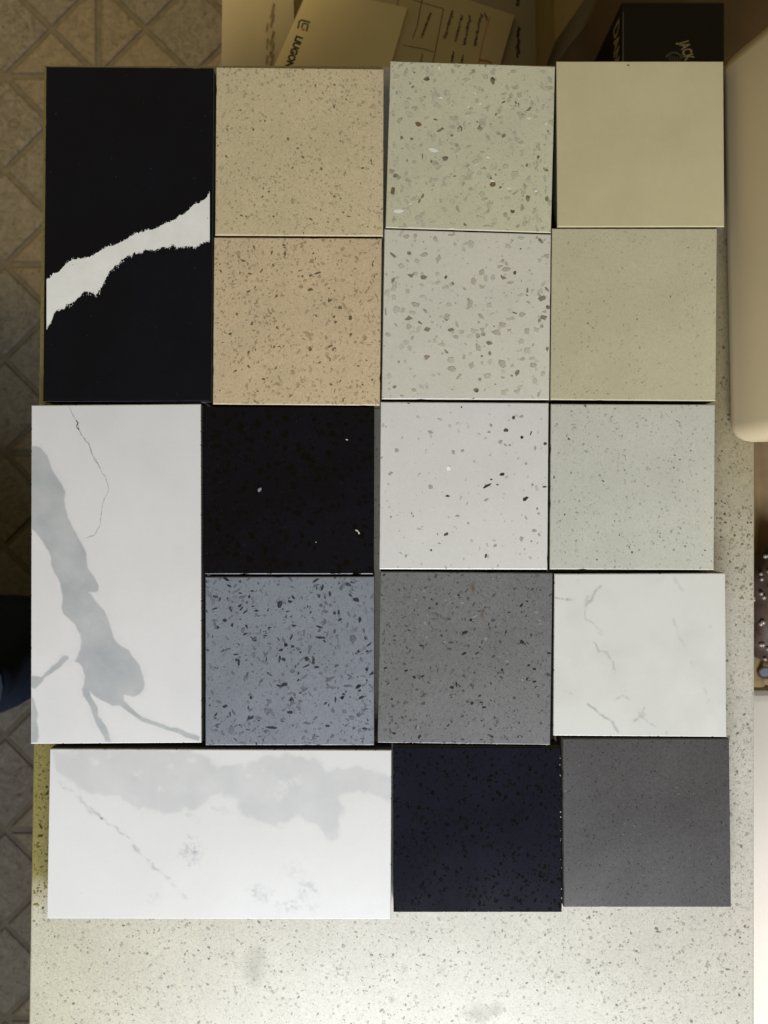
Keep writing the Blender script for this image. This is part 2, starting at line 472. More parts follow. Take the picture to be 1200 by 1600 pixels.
def ribbon(key, pts, wid, mat, name, seed=1, sub=3, amp=1.4, lift=0.00006):
    rs = np.random.RandomState(seed)
    p = [np.array(q, float) for q in pts]
    for k in range(sub):
        out = []
        for a, b in zip(p[:-1], p[1:]):
            d = b - a; L = np.hypot(*d); nr = np.array((-d[1], d[0])) / max(L, 1e-6)
            out += [a, (a + b) / 2 + nr * (rs.rand() - 0.5) * 2 * min(amp, L * 0.3)]
        out.append(p[-1]); p = out; amp *= 0.6
    l = []; r = []
    for i, q in enumerate(p):
        d = p[min(i + 1, len(p) - 1)] - p[max(i - 1, 0)]; d /= max(np.hypot(*d), 1e-6)
        ww = wid * (0.25 + 1.1 * rs.rand()); nr = np.array((-d[1], d[0]))
        l.append(q + nr * ww / 2); r.append(q - nr * ww / 2)
    z = TILES[key]['z'] + lift
    V = [(*clampL(key, *pxl(key, *q)), z) for q in l + r]; n = len(l)
    F = [(i, i + 1, n + i + 1, n + i) for i in range(n - 1)]
    return mesh_obj(name, V, F, mat, TILES[key]['root'])
def chips(key, ox, oy, lst, mats, seed=3, k=290 / 1200, name='stone_chip'):
    """single stone chips read off the photograph (positions in an enlarged crop)"""
    rs = np.random.RandomState(seed); T = TILES[key]; sc = k * (CZ - T['zt']) / FPX
    for (zx, zy, w, h, ang, tone) in lst:
        x, y = pxl(key, ox + zx * k, oy + zy * k)
        pts = blob(rs, 0, 0, w * sc * 1.08, h * sc * 1.08, -R(ang), rs.randint(4, 8), 0.24)
        pts = [clampL(key, x + a, y + b, 0.0003) for a, b in pts]
        n = len(pts); zt = T['z'] + 0.00012 + rs.rand() * 0.00006
        V = [(a, b, zt) for a, b in pts] + [(a, b, T['z'] - 0.0006) for a, b in pts]
        V = [(a - x, b - y, c) for a, b, c in V]
        F = [tuple(range(n))] + [(i, n + i, n + (i + 1) % n, (i + 1) % n) for i in range(n)]
        mesh_obj(name, V, F, mats[tone], T['root'], (x, y, 0))

GRP = 'stone samples laid out in a grid on the counter'
def fl(*c): return c
# --- black with white vein
M_black = quartz('black_polished', (0.0026, 0.0034, 0.0088), 0.16, 0.2, 0.2)
M_white_vein = plain('white_vein_stone', (0.88, 0.875, 0.85), 0.3, 0.05, 90)
tile('black', 'long black polished stone sample crossed by one ragged white vein', GRP, [(71, 103), (333, 105), (329.5, 628), (66, 627)], 0.012, M_black, bev=0.0009, seed=1)
UP = [(66, 442), (76, 434), (85, 428), (96, 419), (105, 413), (120, 404), (140, 402), (147, 398), (160, 389), (172, 384), (185, 380), (196, 376), (210, 366), (228, 360), (243, 356), (256, 352), (270, 345), (283, 336), (295, 328), (303, 319), (312, 317), (318, 311), (324, 305), (333, 296)]
LO = [(66, 522), (72, 517), (78, 508), (81, 500), (84, 491), (92, 486), (104, 478), (117, 470), (126, 463), (131, 456), (138, 458), (146, 460), (152, 459), (156, 456), (160, 445), (166, 434), (172, 425), (180, 416), (190, 407), (204, 398), (222, 394), (236, 391), (251, 389), (270, 384), (290, 385), (308, 385), (320, 380), (333, 371)]
rs = np.random.RandomState(4)
xs = np.linspace(66.5, 332.6, 520)
up = np.interp(xs, *zip(*UP)); lo = np.interp(xs, *zip(*LO))
up += (fbm(xs / 7, xs * 0 + 3.3, 61, 4) - 0.5) * 9 + (rs.rand(520) - 0.5) * 0.9
fr = 0.35 + 0.65 * np.exp(-((xs - 140) / 45) ** 2)
lo += (fbm(xs / 5, xs * 0 + 8.1, 62, 4) - 0.5) * 9 + fr * (np.abs(((xs * 0.42 + 1.5 * vnoise(xs / 4, xs * 0, 63)) % 1.0) - 0.5) * 6 - 1.5) * rs.rand(520) - (rs.rand(520) ** 3) * 3 * fr
V = []
for x, a, b in zip(xs, up, lo):
    for y in (a, b):
        X, Y = clampL('black', *pxl('black', x, y), 0.00055); V.append((X, Y, 0.01205))
mesh_obj('vein', V, [(2 * k, 2 * k + 1, 2 * k + 3, 2 * k + 2) for k in range(519)], M_white_vein, TILES['black']['root'])
V = []; F = []
for k in range(420):                      # loose crystals feathering off the vein
    x = 66 + rs.rand() * 266
    low = rs.rand() < 0.72
    y = np.interp(x, xs, lo if low else up) + (1 if low else -1) * (rs.rand() ** 2.2) * (6 if low and 100 < x < 200 else 3.2) - (0.6 if low else -0.6)
    pts = blob(rs, *pxl('black', x, y), (0.4 + rs.rand() * 0.9) * 0.00038, (0.8 + rs.rand() * 1.8) * 0.00038, R(rs.randint(-35, 35)))
    b0 = len(V); V += [(*clampL('black', a, b, 0.0006), 0.0121 + rs.rand() * 0.00004) for a, b in pts]; F.append(tuple(range(b0, len(V))))
o = mesh_obj('vein_crystals', V, F, M_white_vein, TILES['black']['root']); o['kind'] = 'stuff'
M_glint = plain('pale_fleck', (0.30, 0.30, 0.30), 0.3)
specks('pale_flecks', TILES['black']['root'], TILES['black']['L'], 0.012, 60, 0.0002, 0.0006, 2, 1.5, [plain('grey_fleck', (0.06, 0.06, 0.065), 0.3)], [1], 6)

# --- beige and tan
M_beige = quartz('beige_quartz', (0.69, 0.58, 0.37), 0.3, 0.16, 0.06, 1300, 0.16, (0.42, 0.36, 0.24))
tile('beige', 'beige stone sample with fine brown specks beside the vein-crossed black one', GRP, [(337.5, 104), (600, 107), (599, 369.3), (335.5, 367.8)], 0.0118, M_beige, seed=2)
bm3 = [plain('beige_grain_pale', (0.46, 0.39, 0.26), 0.3), plain('beige_grain_mid', (0.435, 0.357, 0.221), 0.3), plain('beige_grain_dark', (0.214, 0.169, 0.097), 0.3)]
specks('stone_grains', TILES['beige']['root'], TILES['beige']['L'], 0.0118, 1900, 0.0003, 0.0019, 3.4, 1.0, bm3, [0.58, 0.33, 0.09], 21, 0.5)
M_tan = quartz('tan_quartz', (0.67, 0.53, 0.345), 0.3, 0.16, 0.06, 1300, 0.14, (0.42, 0.32, 0.2))
tile('tan', 'warm tan stone sample flecked with short brown grains', GRP, [(334, 370.2), (597, 371.6), (594, 634), (332, 632)], 0.0113, M_tan, seed=3)
tm3 = [plain('tan_grain_pale', (0.45, 0.35, 0.225), 0.3), plain('tan_grain_mid', (0.396, 0.292, 0.175), 0.3), plain('tan_grain_dark', (0.175, 0.130, 0.078), 0.3)]
specks('stone_grains', TILES['tan']['root'], TILES['tan']['L'], 0.0113, 2000, 0.0003, 0.0022, 3.3, 2.0, tm3, [0.56, 0.34, 0.10], 22, 0.7)
chips('tan', 320, 360, [(728, 278, 62, 13, -18, 2), (685, 292, 26, 12, -20, 2), (682, 384, 34, 18, -15, 2), (623, 368, 26, 18, 10, 1), (692, 194, 40, 16, 5, 1), (510, 96, 30, 16, 20, 2), (940, 565, 22, 30, 0, 2), (845, 595, 20, 16, 0, 2), (465, 425, 20, 16, 0, 2), (283, 790, 14, 32, 40, 2), (165, 668, 30, 12, -25, 2),
    (670, 680, 60, 22, 55, 0), (112, 530, 36, 18, 30, 0), (1035, 700, 20, 34, 20, 1), (1085, 225, 12, 30, -10, 2), (720, 552, 18, 12, 40, 2)], tm3)

# --- terrazzo pair
M_ter1 = quartz('terrazzo_cream', (0.65, 0.625, 0.465), 0.25, 0.10, 0.05, 1300, 0.04, (0.45, 0.44, 0.34))
tile('terrazzo_a', 'cream stone sample with grey-green chips and glassy glints, slightly askew', GRP, [(609.5, 94.5), (868, 103), (861.5, 364), (602, 356)], 0.012, M_ter1, seed=4)
t3 = [chip_mat('chip_pale', (0.45, 0.44, 0.33), (0.60, 0.585, 0.46)), chip_mat('chip_olive', (0.346, 0.334, 0.228), (0.617, 0.594, 0.452)), chip_mat('chip_dark', (0.098, 0.086, 0.057), (0.358, 0.334, 0.228)), chip_mat('chip_brown', (0.14, 0.095, 0.04), (0.24, 0.18, 0.09)), plain('glass_glint', (0.85, 0.86, 0.78), 0.12)]
specks('stone_grains', TILES['terrazzo_a']['root'], TILES['terrazzo_a']['L'], 0.012, 640, 0.0006, 0.0040, 2.3, 1.6, [t3[0], t3[1], t3[2], t3[4]], [0.62, 0.29, 0.07, 0.02], 31)
chips('terrazzo_a', 590, 80, [(265, 475, 42, 28, 10, 3), (405, 512, 60, 18, -25, 2), (95, 905, 38, 48, 10, 3), (115, 805, 32, 30, 0, 2), (185, 795, 26, 38, 0, 1), (815, 548, 28, 22, -30, 2), (765, 410, 14, 22, 0, 2), (645, 325, 20, 38, 5, 1), (745, 862, 40, 30, 0, 3), (742, 838, 40, 14, 0, 4), (675, 655, 36, 18, 5, 1), (710, 1137, 56, 24, 0, 1),
    (950, 1120, 28, 42, 20, 1), (1092, 957, 26, 34, 0, 2), (1090, 770, 18, 18, 0, 2), (965, 740, 26, 18, -40, 2), (572, 190, 46, 36, 0, 0), (530, 515, 30, 36, 0, 1), (630, 720, 48, 26, -15, 0), (888, 800, 40, 66, 25, 0), (520, 645, 52, 22, -35, 0), (675, 930, 36, 50, 0, 0), (1040, 632, 24, 40, -35, 1), (925, 595, 40, 20, 0, 1), (838, 240, 18, 34, -20, 1),
    (900, 238, 20, 38, 30, 1), (918, 290, 24, 42, 5, 1), (978, 380, 52, 18, -40, 2), (915, 410, 28, 20, 20, 1), (605, 375, 38, 22, 10, 1), (580, 410, 36, 16, 0, 0), (200, 312, 36, 24, 10, 1), (287, 322, 20, 28, 0, 1), (120, 170, 36, 30, 0, 0), (323, 130, 20, 48, 0, 1), (605, 148, 38, 18, -25, 1), (880, 135, 34, 30, 0, 1), (290, 938, 16, 38, 30, 2),
    (270, 970, 14, 30, 20, 2), (345, 715, 12, 24, 10, 2), (240, 720, 26, 22, 0, 1), (155, 560, 22, 22, 0, 2), (220, 568, 22, 20, 0, 2), (290, 680, 9, 34, 0, 2), (210, 208, 10, 24, 0, 2), (228, 232, 22, 10, -20, 2), (370, 195, 22, 26, 30, 1), (360, 575, 30, 40, 0, 0), (195, 625, 26, 50, -25, 0), (260, 1085, 40, 34, 0, 0), (825, 750, 44, 34, 0, 0),
    (1020, 430, 36, 26, 0, 0), (845, 325, 26, 22, 0, 1), (815, 312, 24, 14, 0, 1), (410, 300, 26, 16, 0, 4), (712, 685, 30, 10, 5, 4), (662, 338, 12, 14, 0, 4), (480, 545, 20, 14, -20, 2), (845, 1090, 26, 20, -20, 1), (1015, 1028, 22, 18, 0, 1), (110, 620, 24, 36, 0, 0), (500, 440, 20, 26, 0, 1)], t3, seed=8)
M_ter2 = quartz('terrazzo_white', (0.70, 0.672, 0.59), 0.25, 0.08, 0.04, 1300)
tile('terrazzo_b', 'off-white stone sample scattered with large separate grey-brown chips', GRP, [(600.5, 357.2), (861.5, 365.3), (858.7, 625.2), (596, 624)], 0.012, M_ter2, seed=5)
t4 = [chip_mat('chip_ghost', (0.48, 0.455, 0.38), (0.61, 0.595, 0.515)), chip_mat('chip_taupe', (0.346, 0.316, 0.240), (0.594, 0.564, 0.464)), chip_mat('chip_umber', (0.110, 0.098, 0.069), (0.381, 0.346, 0.257)), chip_mat('chip_rose', (0.28, 0.21, 0.155), (0.42, 0.34, 0.27))]
specks('stone_grains', TILES['terrazzo_b']['root'], TILES['terrazzo_b']['L'], 0.012, 300, 0.0006, 0.0034, 2.0, 1.2, t4[:3], [0.72, 0.22, 0.06], 32)
chips('terrazzo_b', 590, 350, [(185, 85, 46, 28, 5, 1), (245, 75, 22, 40, 5, 1), (482, 68, 48, 26, 0, 1), (605, 130, 40, 45, 0, 0), (100, 203, 42, 20, 40, 2), (203, 190, 28, 22, 20, 2), (297, 203, 52, 28, -12, 1), (393, 228, 38, 50, 0, 1), (258, 245, 35, 42, 0, 0), (155, 278, 38, 38, 0, 0), (215, 335, 38, 22, 5, 2), (300, 345, 40, 28, 0, 2), (100, 363, 22, 36, 25, 2),
    (385, 330, 28, 28, 0, 0), (385, 385, 34, 26, 0, 0), (285, 397, 36, 26, 0, 0), (105, 425, 42, 44, 0, 0), (101, 480, 38, 36, 0, 0), (676, 314, 48, 40, 0, 1), (832, 295, 52, 36, -10, 1), (790, 278, 38, 16, -20, 1), (815, 350, 32, 22, 0, 2), (860, 383, 38, 20, 0, 1), (618, 373, 36, 44, 0, 1), (676, 410, 38, 30, 0, 1), (486, 385, 18, 28, -30, 2), (968, 430, 14, 32, 0, 2),
    (1093, 422, 38, 12, 50, 2), (1066, 480, 50, 36, 0, 2), (1100, 212, 44, 30, 0, 1), (1048, 240, 28, 26, 0, 0), (242, 526, 60, 36, 18, 1), (600, 515, 42, 48, 10, 1), (720, 530, 36, 38, 0, 0), (48, 566, 26, 48, 0, 3), (122, 555, 46, 48, 0, 0), (200, 612, 48, 26, -10, 2), (448, 600, 34, 42, 0, 1), (885, 577, 34, 12, 10, 2), (932, 592, 44, 34, 0, 1), (1070, 608, 46, 32, -15, 2),
    (1080, 570, 36, 18, 0, 1), (805, 653, 50, 36, 30, 1), (622, 693, 50, 40, 0, 0), (770, 704, 58, 34, 10, 1), (476, 685, 46, 20, -5, 2), (514, 656, 16, 46, -20, 1), (320, 686, 40, 36, 0, 2), (203, 670, 36, 38, 10, 1), (275, 640, 30, 18, 25, 2), (965, 692, 34, 40, 0, 1), (68, 720, 38, 24, 30, 1), (185, 772, 42, 36, 0, 0), (650, 798, 36, 58, -22, 1), (722, 770, 42, 30, 5, 2),
    (726, 837, 18, 26, 0, 2), (674, 855, 16, 12, 0, 2), (555, 862, 32, 38, 0, 1), (323, 862, 46, 34, 0, 3), (472, 880, 40, 40, 0, 0), (608, 915, 36, 42, 0, 1), (805, 905, 48, 48, 10, 1), (904, 963, 30, 42, 30, 2), (1007, 917, 46, 30, 10, 1), (940, 875, 34, 20, -20, 1), (1003, 872, 42, 28, 0, 0), (478, 940, 46, 32, -10, 1), (524, 990, 18, 54, 38, 1), (110, 1054, 32, 18, -15, 2),
    (33, 990, 26, 50, 0, 1), (75, 985, 34, 34, 0, 0), (235, 1075, 40, 26, 0, 1), (815, 1097, 44, 36, 0, 0), (1098, 808, 18, 26, 0, 2), (930, 760, 40, 30, 0, 0), (965, 820, 36, 36, 0, 0), (1015, 1020, 30, 40, 0, 0), (415, 783, 40, 24, 0, 0), (368, 758, 34, 30, 0, 0), (850, 620, 40, 18, 0, 0), (845, 148, 36, 30, 0, 0), (928, 95, 32, 22, 0, 0), (1028, 685, 34, 40, 0, 0),
    (160, 1112, 32, 12, 0, 1), (505, 732, 36, 22, 20, 1), (675, 685, 26, 22, 0, 1), (850, 690, 28, 22, 0, 1), (975, 510, 30, 20, 30, 1), (710, 985, 44, 34, 0, 0), (462, 525, 34, 28, 0, 0)], t4, seed=9)

# --- plain cream and two fine pale ones
def spot_xy(key_px, pts, amt):
    return pts
M_cream = quartz('cream_plain', (0.61, 0.54, 0.335), 0.35, 0.03, 0.05, 900)
tile('cream', 'plain smooth cream stone sample without specks', GRP, [(869, 95), (1131, 95), (1132.5, 354.6), (870.3, 355)], 0.0124, M_cream, seed=6)
chips('cream', 820, 0, [(510, 323, 16, 8, 10, 0)], [plain('cream_pit', (0.20, 0.14, 0.08), 0.4)], k=380 / 1200)
M_pale1 = quartz('pale_fine', (0.585, 0.54, 0.375), 0.32, 0.10, 0.05, 1500, 0.06, (0.46, 0.43, 0.31))
tile('pale_a', 'yellowish pale stone sample with barely visible fine specks', GRP, [(862.2, 356.2), (1121, 356.4), (1119, 627), (859.6, 625)], 0.012, M_pale1, seed=7)
pm = [plain('pale_grain', (0.47, 0.44, 0.33), 0.3), plain('pale_grain_mid', (0.36, 0.34, 0.25), 0.3), plain('pale_grain_dark', (0.17, 0.16, 0.11), 0.3)]
specks('stone_grains', TILES['pale_a']['root'], TILES['pale_a']['L'], 0.012, 900, 0.0003, 0.0014, 2.8, 1.0, pm, [0.76, 0.21, 0.03], 41)
M_pale2 = quartz('pale_greenish', (0.60, 0.60, 0.53), 0.32, 0.10, 0.05, 1500, 0.06, (0.46, 0.46, 0.38))
tile('pale_b', 'pale grey-green stone sample dusted with tiny dark specks', GRP, [(860.5, 630.5), (1118, 631.5), (1116, 891), (858.6, 890)], 0.0118, M_pale2, seed=8)
pm2 = [plain('green_grain_pale', (0.47, 0.47, 0.40), 0.3), plain('green_grain_mid', (0.34, 0.345, 0.29), 0.3), plain('green_grain_dark', (0.12, 0.12, 0.10), 0.3)]
specks('stone_grains', TILES['pale_b']['root'], TILES['pale_b']['L'], 0.0118, 1200, 0.0003, 0.0015, 3.0, 1.0, pm2, [0.66, 0.28, 0.06], 42)

# --- white with few dark chips
M_starw = quartz('white_star', (0.72, 0.70, 0.685), 0.22, 0.05, 0.03, 1300)
tile('star', 'whitish stone sample with sparse dark slivers and one bright glint', GRP, [(594.5, 627.3), (857.8, 629), (856, 890.5), (592.3, 890)], 0.012, M_starw, seed=9)
sm3 = [plain('star_grain_pale', (0.53, 0.515, 0.49), 0.3), chip_mat('star_chip_grey', (0.28, 0.27, 0.26), (0.52, 0.505, 0.485)), chip_mat('star_chip_dark', (0.04, 0.038, 0.032), (0.15, 0.14, 0.12)), chip_mat('star_chip_black', (0.014, 0.013, 0.008), (0.075, 0.065, 0.04)), plain('star_glint', (0.98, 0.98, 0.98), 0.1)]
specks('stone_grains', TILES['star']['root'], TILES['star']['L'], 0.012, 190, 0.0004, 0.0020, 2.0, 1.2, sm3[:2], [0.78, 0.22], 43)
chips('star', 590, 615, [(708, 597, 58, 16, -25, 3), (805, 523, 32, 18, -10, 3), (955, 682, 46, 20, -35, 3), (453, 662, 36, 15, -8, 3), (830, 237, 34, 24, 0, 2), (880, 158, 24, 22, 0, 2), (930, 150, 34, 18, -20, 1), (933, 285, 22, 18, 10, 3), (990, 257, 12, 34, 25, 2), (1085, 325, 24, 18, -10, 2), (200, 58, 20, 22, 0, 2), (700, 1050, 18, 28, 10, 2), (443, 910, 36, 15, -25, 2),
    (1080, 604, 28, 13, 5, 2), (83, 517, 28, 28, 0, 1), (342, 605, 26, 30, 0, 1), (125, 368, 28, 28, 0, 1), (550, 372, 24, 22, -30, 1), (488, 380, 20, 34, 0, 1), (340, 250, 32, 18, 10, 1), (792, 315, 30, 22, -20, 1), (930, 945, 26, 36, 0, 1), (1013, 887, 30, 18, 0, 1), (515, 795, 32, 16, 0, 1), (185, 1050, 16, 28, 25, 1), (702, 688, 28, 14, -15, 1), (543, 88, 10, 16, 0, 2), (458, 484, 28, 28, 0, 4),
    (1020, 355, 16, 28, 0, 1), (720, 250, 20, 14, 0, 1), (855, 335, 20, 14, 0, 1), (760, 985, 22, 22, 0, 1), (775, 590, 14, 8, 0, 2), (735, 556, 18, 9, 0, 2), (400, 970, 24, 10, 0, 1), (345, 1013, 14, 12, 0, 2), (960, 455, 18, 14, 0, 1), (230, 795, 14, 10, 0, 1), (585, 840, 18, 12, 0, 1)], sm3, seed=10)

# --- black with sparkles
M_blk2 = quartz('black_crystal', (0.0026, 0.0030, 0.0080), 0.18, 0.4, 0.3, 700)
tile('black_b', 'square black polished stone sample with two tiny bright flecks', GRP, [(318.5, 634.5), (585, 635.5), (584, 898), (319, 898)], 0.0114, M_blk2, bev=0.0007, edge=0.00001, seed=10)
bk = [plain('black_grain', (0.0006, 0.0006, 0.0008), 0.18, spec=0.36), plain('black_grain_soft', (0.0012, 0.0012, 0.0018), 0.18, spec=0.36), plain('blue_fleck', (0.22, 0.25, 0.34), 0.3), plain('white_fleck', (0.62, 0.60, 0.55), 0.3)]
specks('stone_grains', TILES['black_b']['root'], TILES['black_b']['L'], 0.0114, 420, 0.0007, 0.0045, 2.0, 0.8, bk[:2], [0.5, 0.5], 44)
specks('dust', TILES['black_b']['root'], TILES['black_b']['L'], 0.01145, 70, 0.0002, 0.0005, 2, 2.0, [plain('dust_grey', (0.05, 0.05, 0.055), 0.8)], [1], 54)
chips('black_b', 310, 620, [(395, 602, 26, 34, 40, 2), (1025, 866, 26, 9, 25, 3), (1038, 880, 10, 18, -20, 3), (960, 278, 16, 7, 10, 3), (760, 940, 8, 8, 0, 3)], bk, name='bright_fleck')

# --- blue grey with dark slivers
M_blue = quartz('blue_grey_quartz', (0.228, 0.248, 0.296), 0.27, 0.16, 0.07, 1250, 0.16, (0.14, 0.15, 0.18))
tile('blue', 'blue-grey stone sample full of dark elongated slivers and chips', GRP, [(320.5, 901), (585, 900.3), (585, 1165), (320.5, 1165)], 0.0118, M_blue, seed=12)
b3 = [chip_mat('blue_chip_pale', (0.125, 0.135, 0.165), (0.19, 0.20, 0.24)), chip_mat('blue_chip_mid', (0.076, 0.083, 0.100), (0.172, 0.184, 0.226)), chip_mat('blue_chip_dark', (0.013, 0.0145, 0.019), (0.060, 0.066, 0.080))]
specks('stone_grains', TILES['blue']['root'], TILES['blue']['L'], 0.0118, 1250, 0.0004, 0.0028, 2.7, 2.2, b3, [0.44, 0.34, 0.22], 45, 0.6)
chips('blue', 310, 885, [(790, 461, 64, 18, 0, 2), (478, 1042, 76, 18, 3, 2), (525, 245, 34, 50, 15, 2), (1022, 217, 42, 26, 10, 2), (283, 200, 46, 16, -12, 1), (758, 92, 50, 12, -30, 2), (758, 127, 42, 14, -22, 1), (998, 470, 44, 46, 0, 1), (722, 537, 20, 58, 22, 1), (683, 427, 15, 50, 10, 1), (700, 597, 34, 34, 0, 2), (698, 645, 44, 13, -20, 2), (767, 652, 34, 12, 0, 2), (600, 460, 13, 34, 25, 2),
    (618, 384, 32, 15, 5, 2), (310, 388, 30, 16, 45, 2), (175, 907, 34, 24, -20, 2), (845, 733, 52, 20, -30, 1), (965, 774, 48, 12, 0, 1), (556, 765, 44, 20, -10, 2), (520, 772, 30, 10, 5, 2), (593, 945, 42, 24, 10, 2), (835, 1033, 32, 14, 5, 2), (1075, 1050, 34, 12, 5, 2), (1055, 847, 38, 18, -25, 2), (1075, 925, 40, 15, -12, 1), (1103, 555, 42, 16, -30, 1), (1090, 667, 22, 28, 30, 2),
    (1045, 345, 20, 38, 0, 2), (438, 935, 34, 36, 0, 0), (215, 1060, 40, 46, 0, 0), (865, 1098, 36, 24, -45, 1), (605, 880, 20, 44, 25, 1), (390, 985, 52, 16, 0, 0), (340, 850, 20, 20, 0, 2), (708, 1017, 46, 11, 3, 1), (320, 1057, 36, 10, 0, 1), (690, 715, 40, 16, -35, 0), (185, 540, 44, 12, -20, 1), (105, 275, 40, 8, -15, 2), (250, 160, 34, 10, -35, 1), (440, 570, 12, 38, 35, 1), (288, 410, 24, 36, 30, 1),
    (90, 820, 14, 40, -25, 1), (610, 518, 26, 16, 10, 2), (915, 345, 26, 14, -30, 2), (880, 303, 18, 22, 0, 2), (908, 298, 14, 36, 0, 2), (850, 180, 18, 30, 0, 2), (460, 880, 34, 34, 0, 0), (990, 980, 34, 30, 0, 0), (270, 255, 32, 16, -30, 2), (220, 380, 24, 22, 0, 2), (170, 350, 24, 18, 0, 2), (245, 570, 30, 10, 0, 2), (685, 800, 60, 10, -25, 1), (980, 725, 16, 36, 35, 1)], b3, seed=11)

# --- mid grey
def gs(key_px, zx, zy): return zx, zy
M_grey = quartz('mid_grey_quartz', (0.19, 0.19, 0.196), 0.3, 0.20, 0.07, 1250, 0.20, (0.115, 0.115, 0.115),
    smudges=[(0.0045 * 1.0, 0.0415, 0.0018, 0.0030, (0.75, 0.55, 0.30), 0.9), (0.010, 0.0258, 0.0016, 0.0034, (0.75, 0.55, 0.30), 0.7), (0.0145, 0.0175, 0.0012, 0.0014, (0.6, 0.4, 0.22), 0.9)])
tile('grey', 'mid grey stone sample with small black flecks and faint rust stains', GRP, [(594, 892.5), (864, 895), (860.2, 1164.5), (589.5, 1161)], 0.0128, M_grey, seed=13)
g3 = [plain('grey_grain_pale', (0.135, 0.135, 0.137), 0.3), plain('grey_grain_mid', (0.085, 0.085, 0.087), 0.3), plain('grey_grain_dark', (0.028, 0.028, 0.029), 0.3), plain('grey_grain_light', (0.25, 0.25, 0.25), 0.3)]
specks('stone_grains', TILES['grey']['root'], TILES['grey']['L'], 0.0128, 1700, 0.0003, 0.0021, 3.0, 1.8, g3, [0.50, 0.32, 0.10, 0.08], 46, 0.4)
Lg = TILES['grey']['L']
specks('edge_nicks', TILES['grey']['root'], [(Lg[3][0], Lg[3][1] + 0.0006), (Lg[2][0], Lg[2][1] + 0.0006), (Lg[2][0], Lg[2][1]), (Lg[3][0], Lg[3][1])], 0.0127, 26, 0.0003, 0.0009, 1.5, 2, [plain('grey_nick', (0.55, 0.55, 0.55), 0.5)], [1], 53)
chips('grey', 580, 885, [(603, 428, 42, 18, -15, 2), (598, 566, 34, 14, -25, 2), (975, 488, 30, 26, 0, 2), (278, 717, 24, 20, 0, 2), (522, 783, 26, 18, 0, 2), (335, 888, 28, 18, -20, 1), (650, 885, 24, 22, 0, 2), (730, 912, 30, 12, 0, 2), (712, 880, 20, 14, 0, 2), (1008, 727, 16, 28, 25, 2), (1055, 665, 26, 18, 0, 2), (925, 852, 20, 18, 0, 1), (295, 797, 22, 22, 0, 1), (418, 60, 14, 36, 25, 1), (645, 347, 18, 20, 30, 2), (565, 187, 16, 16, 0, 2), (515, 493, 34, 14, 10, 1), (93, 657, 24, 14, -15, 2), (225, 675, 24, 16, 0, 2), (880, 635, 24, 12, -40, 1), (150, 1080, 26, 12, 5, 2), (780, 1100, 22, 14, 30, 2), (845, 668, 16, 14, 0, 2), (645, 765, 18, 14, 0, 1), (595, 805, 20, 14, 0, 1), (790, 350, 30, 22, 0, 1)], g3, seed=12)

# --- marbles (soft figure held in a vertex attribute that drives the stone's colour)
def seg_mask(X, Y, pts, wid, seed, wob=3.0, brk=0.5):
    """soft broken vein along a polyline (photo px)"""
    n1 = (fbm(X / 14, Y / 14, seed) - 0.5) * wob * 2; n2 = (fbm(X / 14, Y / 14, seed + 9) - 0.5) * wob * 2
    xx = X + n1; yy = Y + n2; d = np.full(X.shape, 1e9)
    for (a, b) in zip(pts[:-1], pts[1:]):
        ax, ay = a; bx, by = b; L2 = (bx - ax) ** 2 + (by - ay) ** 2 + 1e-9
        t = np.clip(((xx - ax) * (bx - ax) + (yy - ay) * (by - ay)) / L2, 0, 1)
        d = np.minimum(d, np.hypot(xx - ax - t * (bx - ax), yy - ay - t * (by - ay)))
    s = np.exp(-(d / wid) ** 2)
    gate = np.clip((fbm(X / 7, Y / 7, seed + 3) - brk + 0.25) * 3.0, 0, 1)
    return s * gate
def spot_mask(X, Y, x, y, rx, ry, seed):
    d = np.hypot((X - x) / rx, (Y - y) / ry) + (fbm(X / 6, Y / 6, seed) - 0.5) * 1.6
    return np.clip(1.1 - d, 0, 1) * np.clip((fbm(X / 4, Y / 4, seed + 5) - 0.3) * 3, 0, 1)
def poly_mask(X, Y, poly, soft, seed, wob=7):
    xx = X + (fbm(X / 16, Y / 16, seed, 5) - 0.5) * wob * 2; yy = Y + (fbm(X / 16, Y / 16, seed + 7, 5) - 0.5) * wob * 2
    inside = np.zeros(X.shape, bool); d = np.full(X.shape, 1e9); n = len(poly)
    for i in range(n):
        ax, ay = poly[i]; bx, by = poly[(i + 1) % n]
        cond = ((ay > yy) != (by > yy)) & (xx < (bx - ax) * (yy - ay) / (by - ay + 1e-12) + ax)
        inside ^= cond
        L2 = (bx - ax) ** 2 + (by - ay) ** 2 + 1e-9
        t = np.clip(((xx - ax) * (bx - ax) + (yy - ay) * (by - ay)) / L2, 0, 1)
        d = np.minimum(d, np.hypot(xx - ax - t * (bx - ax), yy - ay - t * (by - ay)))
    sd = np.where(inside, d, -d)
    return np.clip(0.5 + sd / soft, 0, 1)
def veined(name, base, veincol):
    def ex(m, col):
        n, l = nt(m)
        a = n.new('ShaderNodeAttribute'); a.attribute_name = 'vein'
        return mixc(m, a.outputs['Fac'], col, veincol)
    return quartz(name, base, 0.24, 0.02, 0.02, 1200, extra=ex)
def zz(l, ox=850, oy=885, k=290 / 1200): return [(ox + x * k, oy + y * k) for x, y in l]
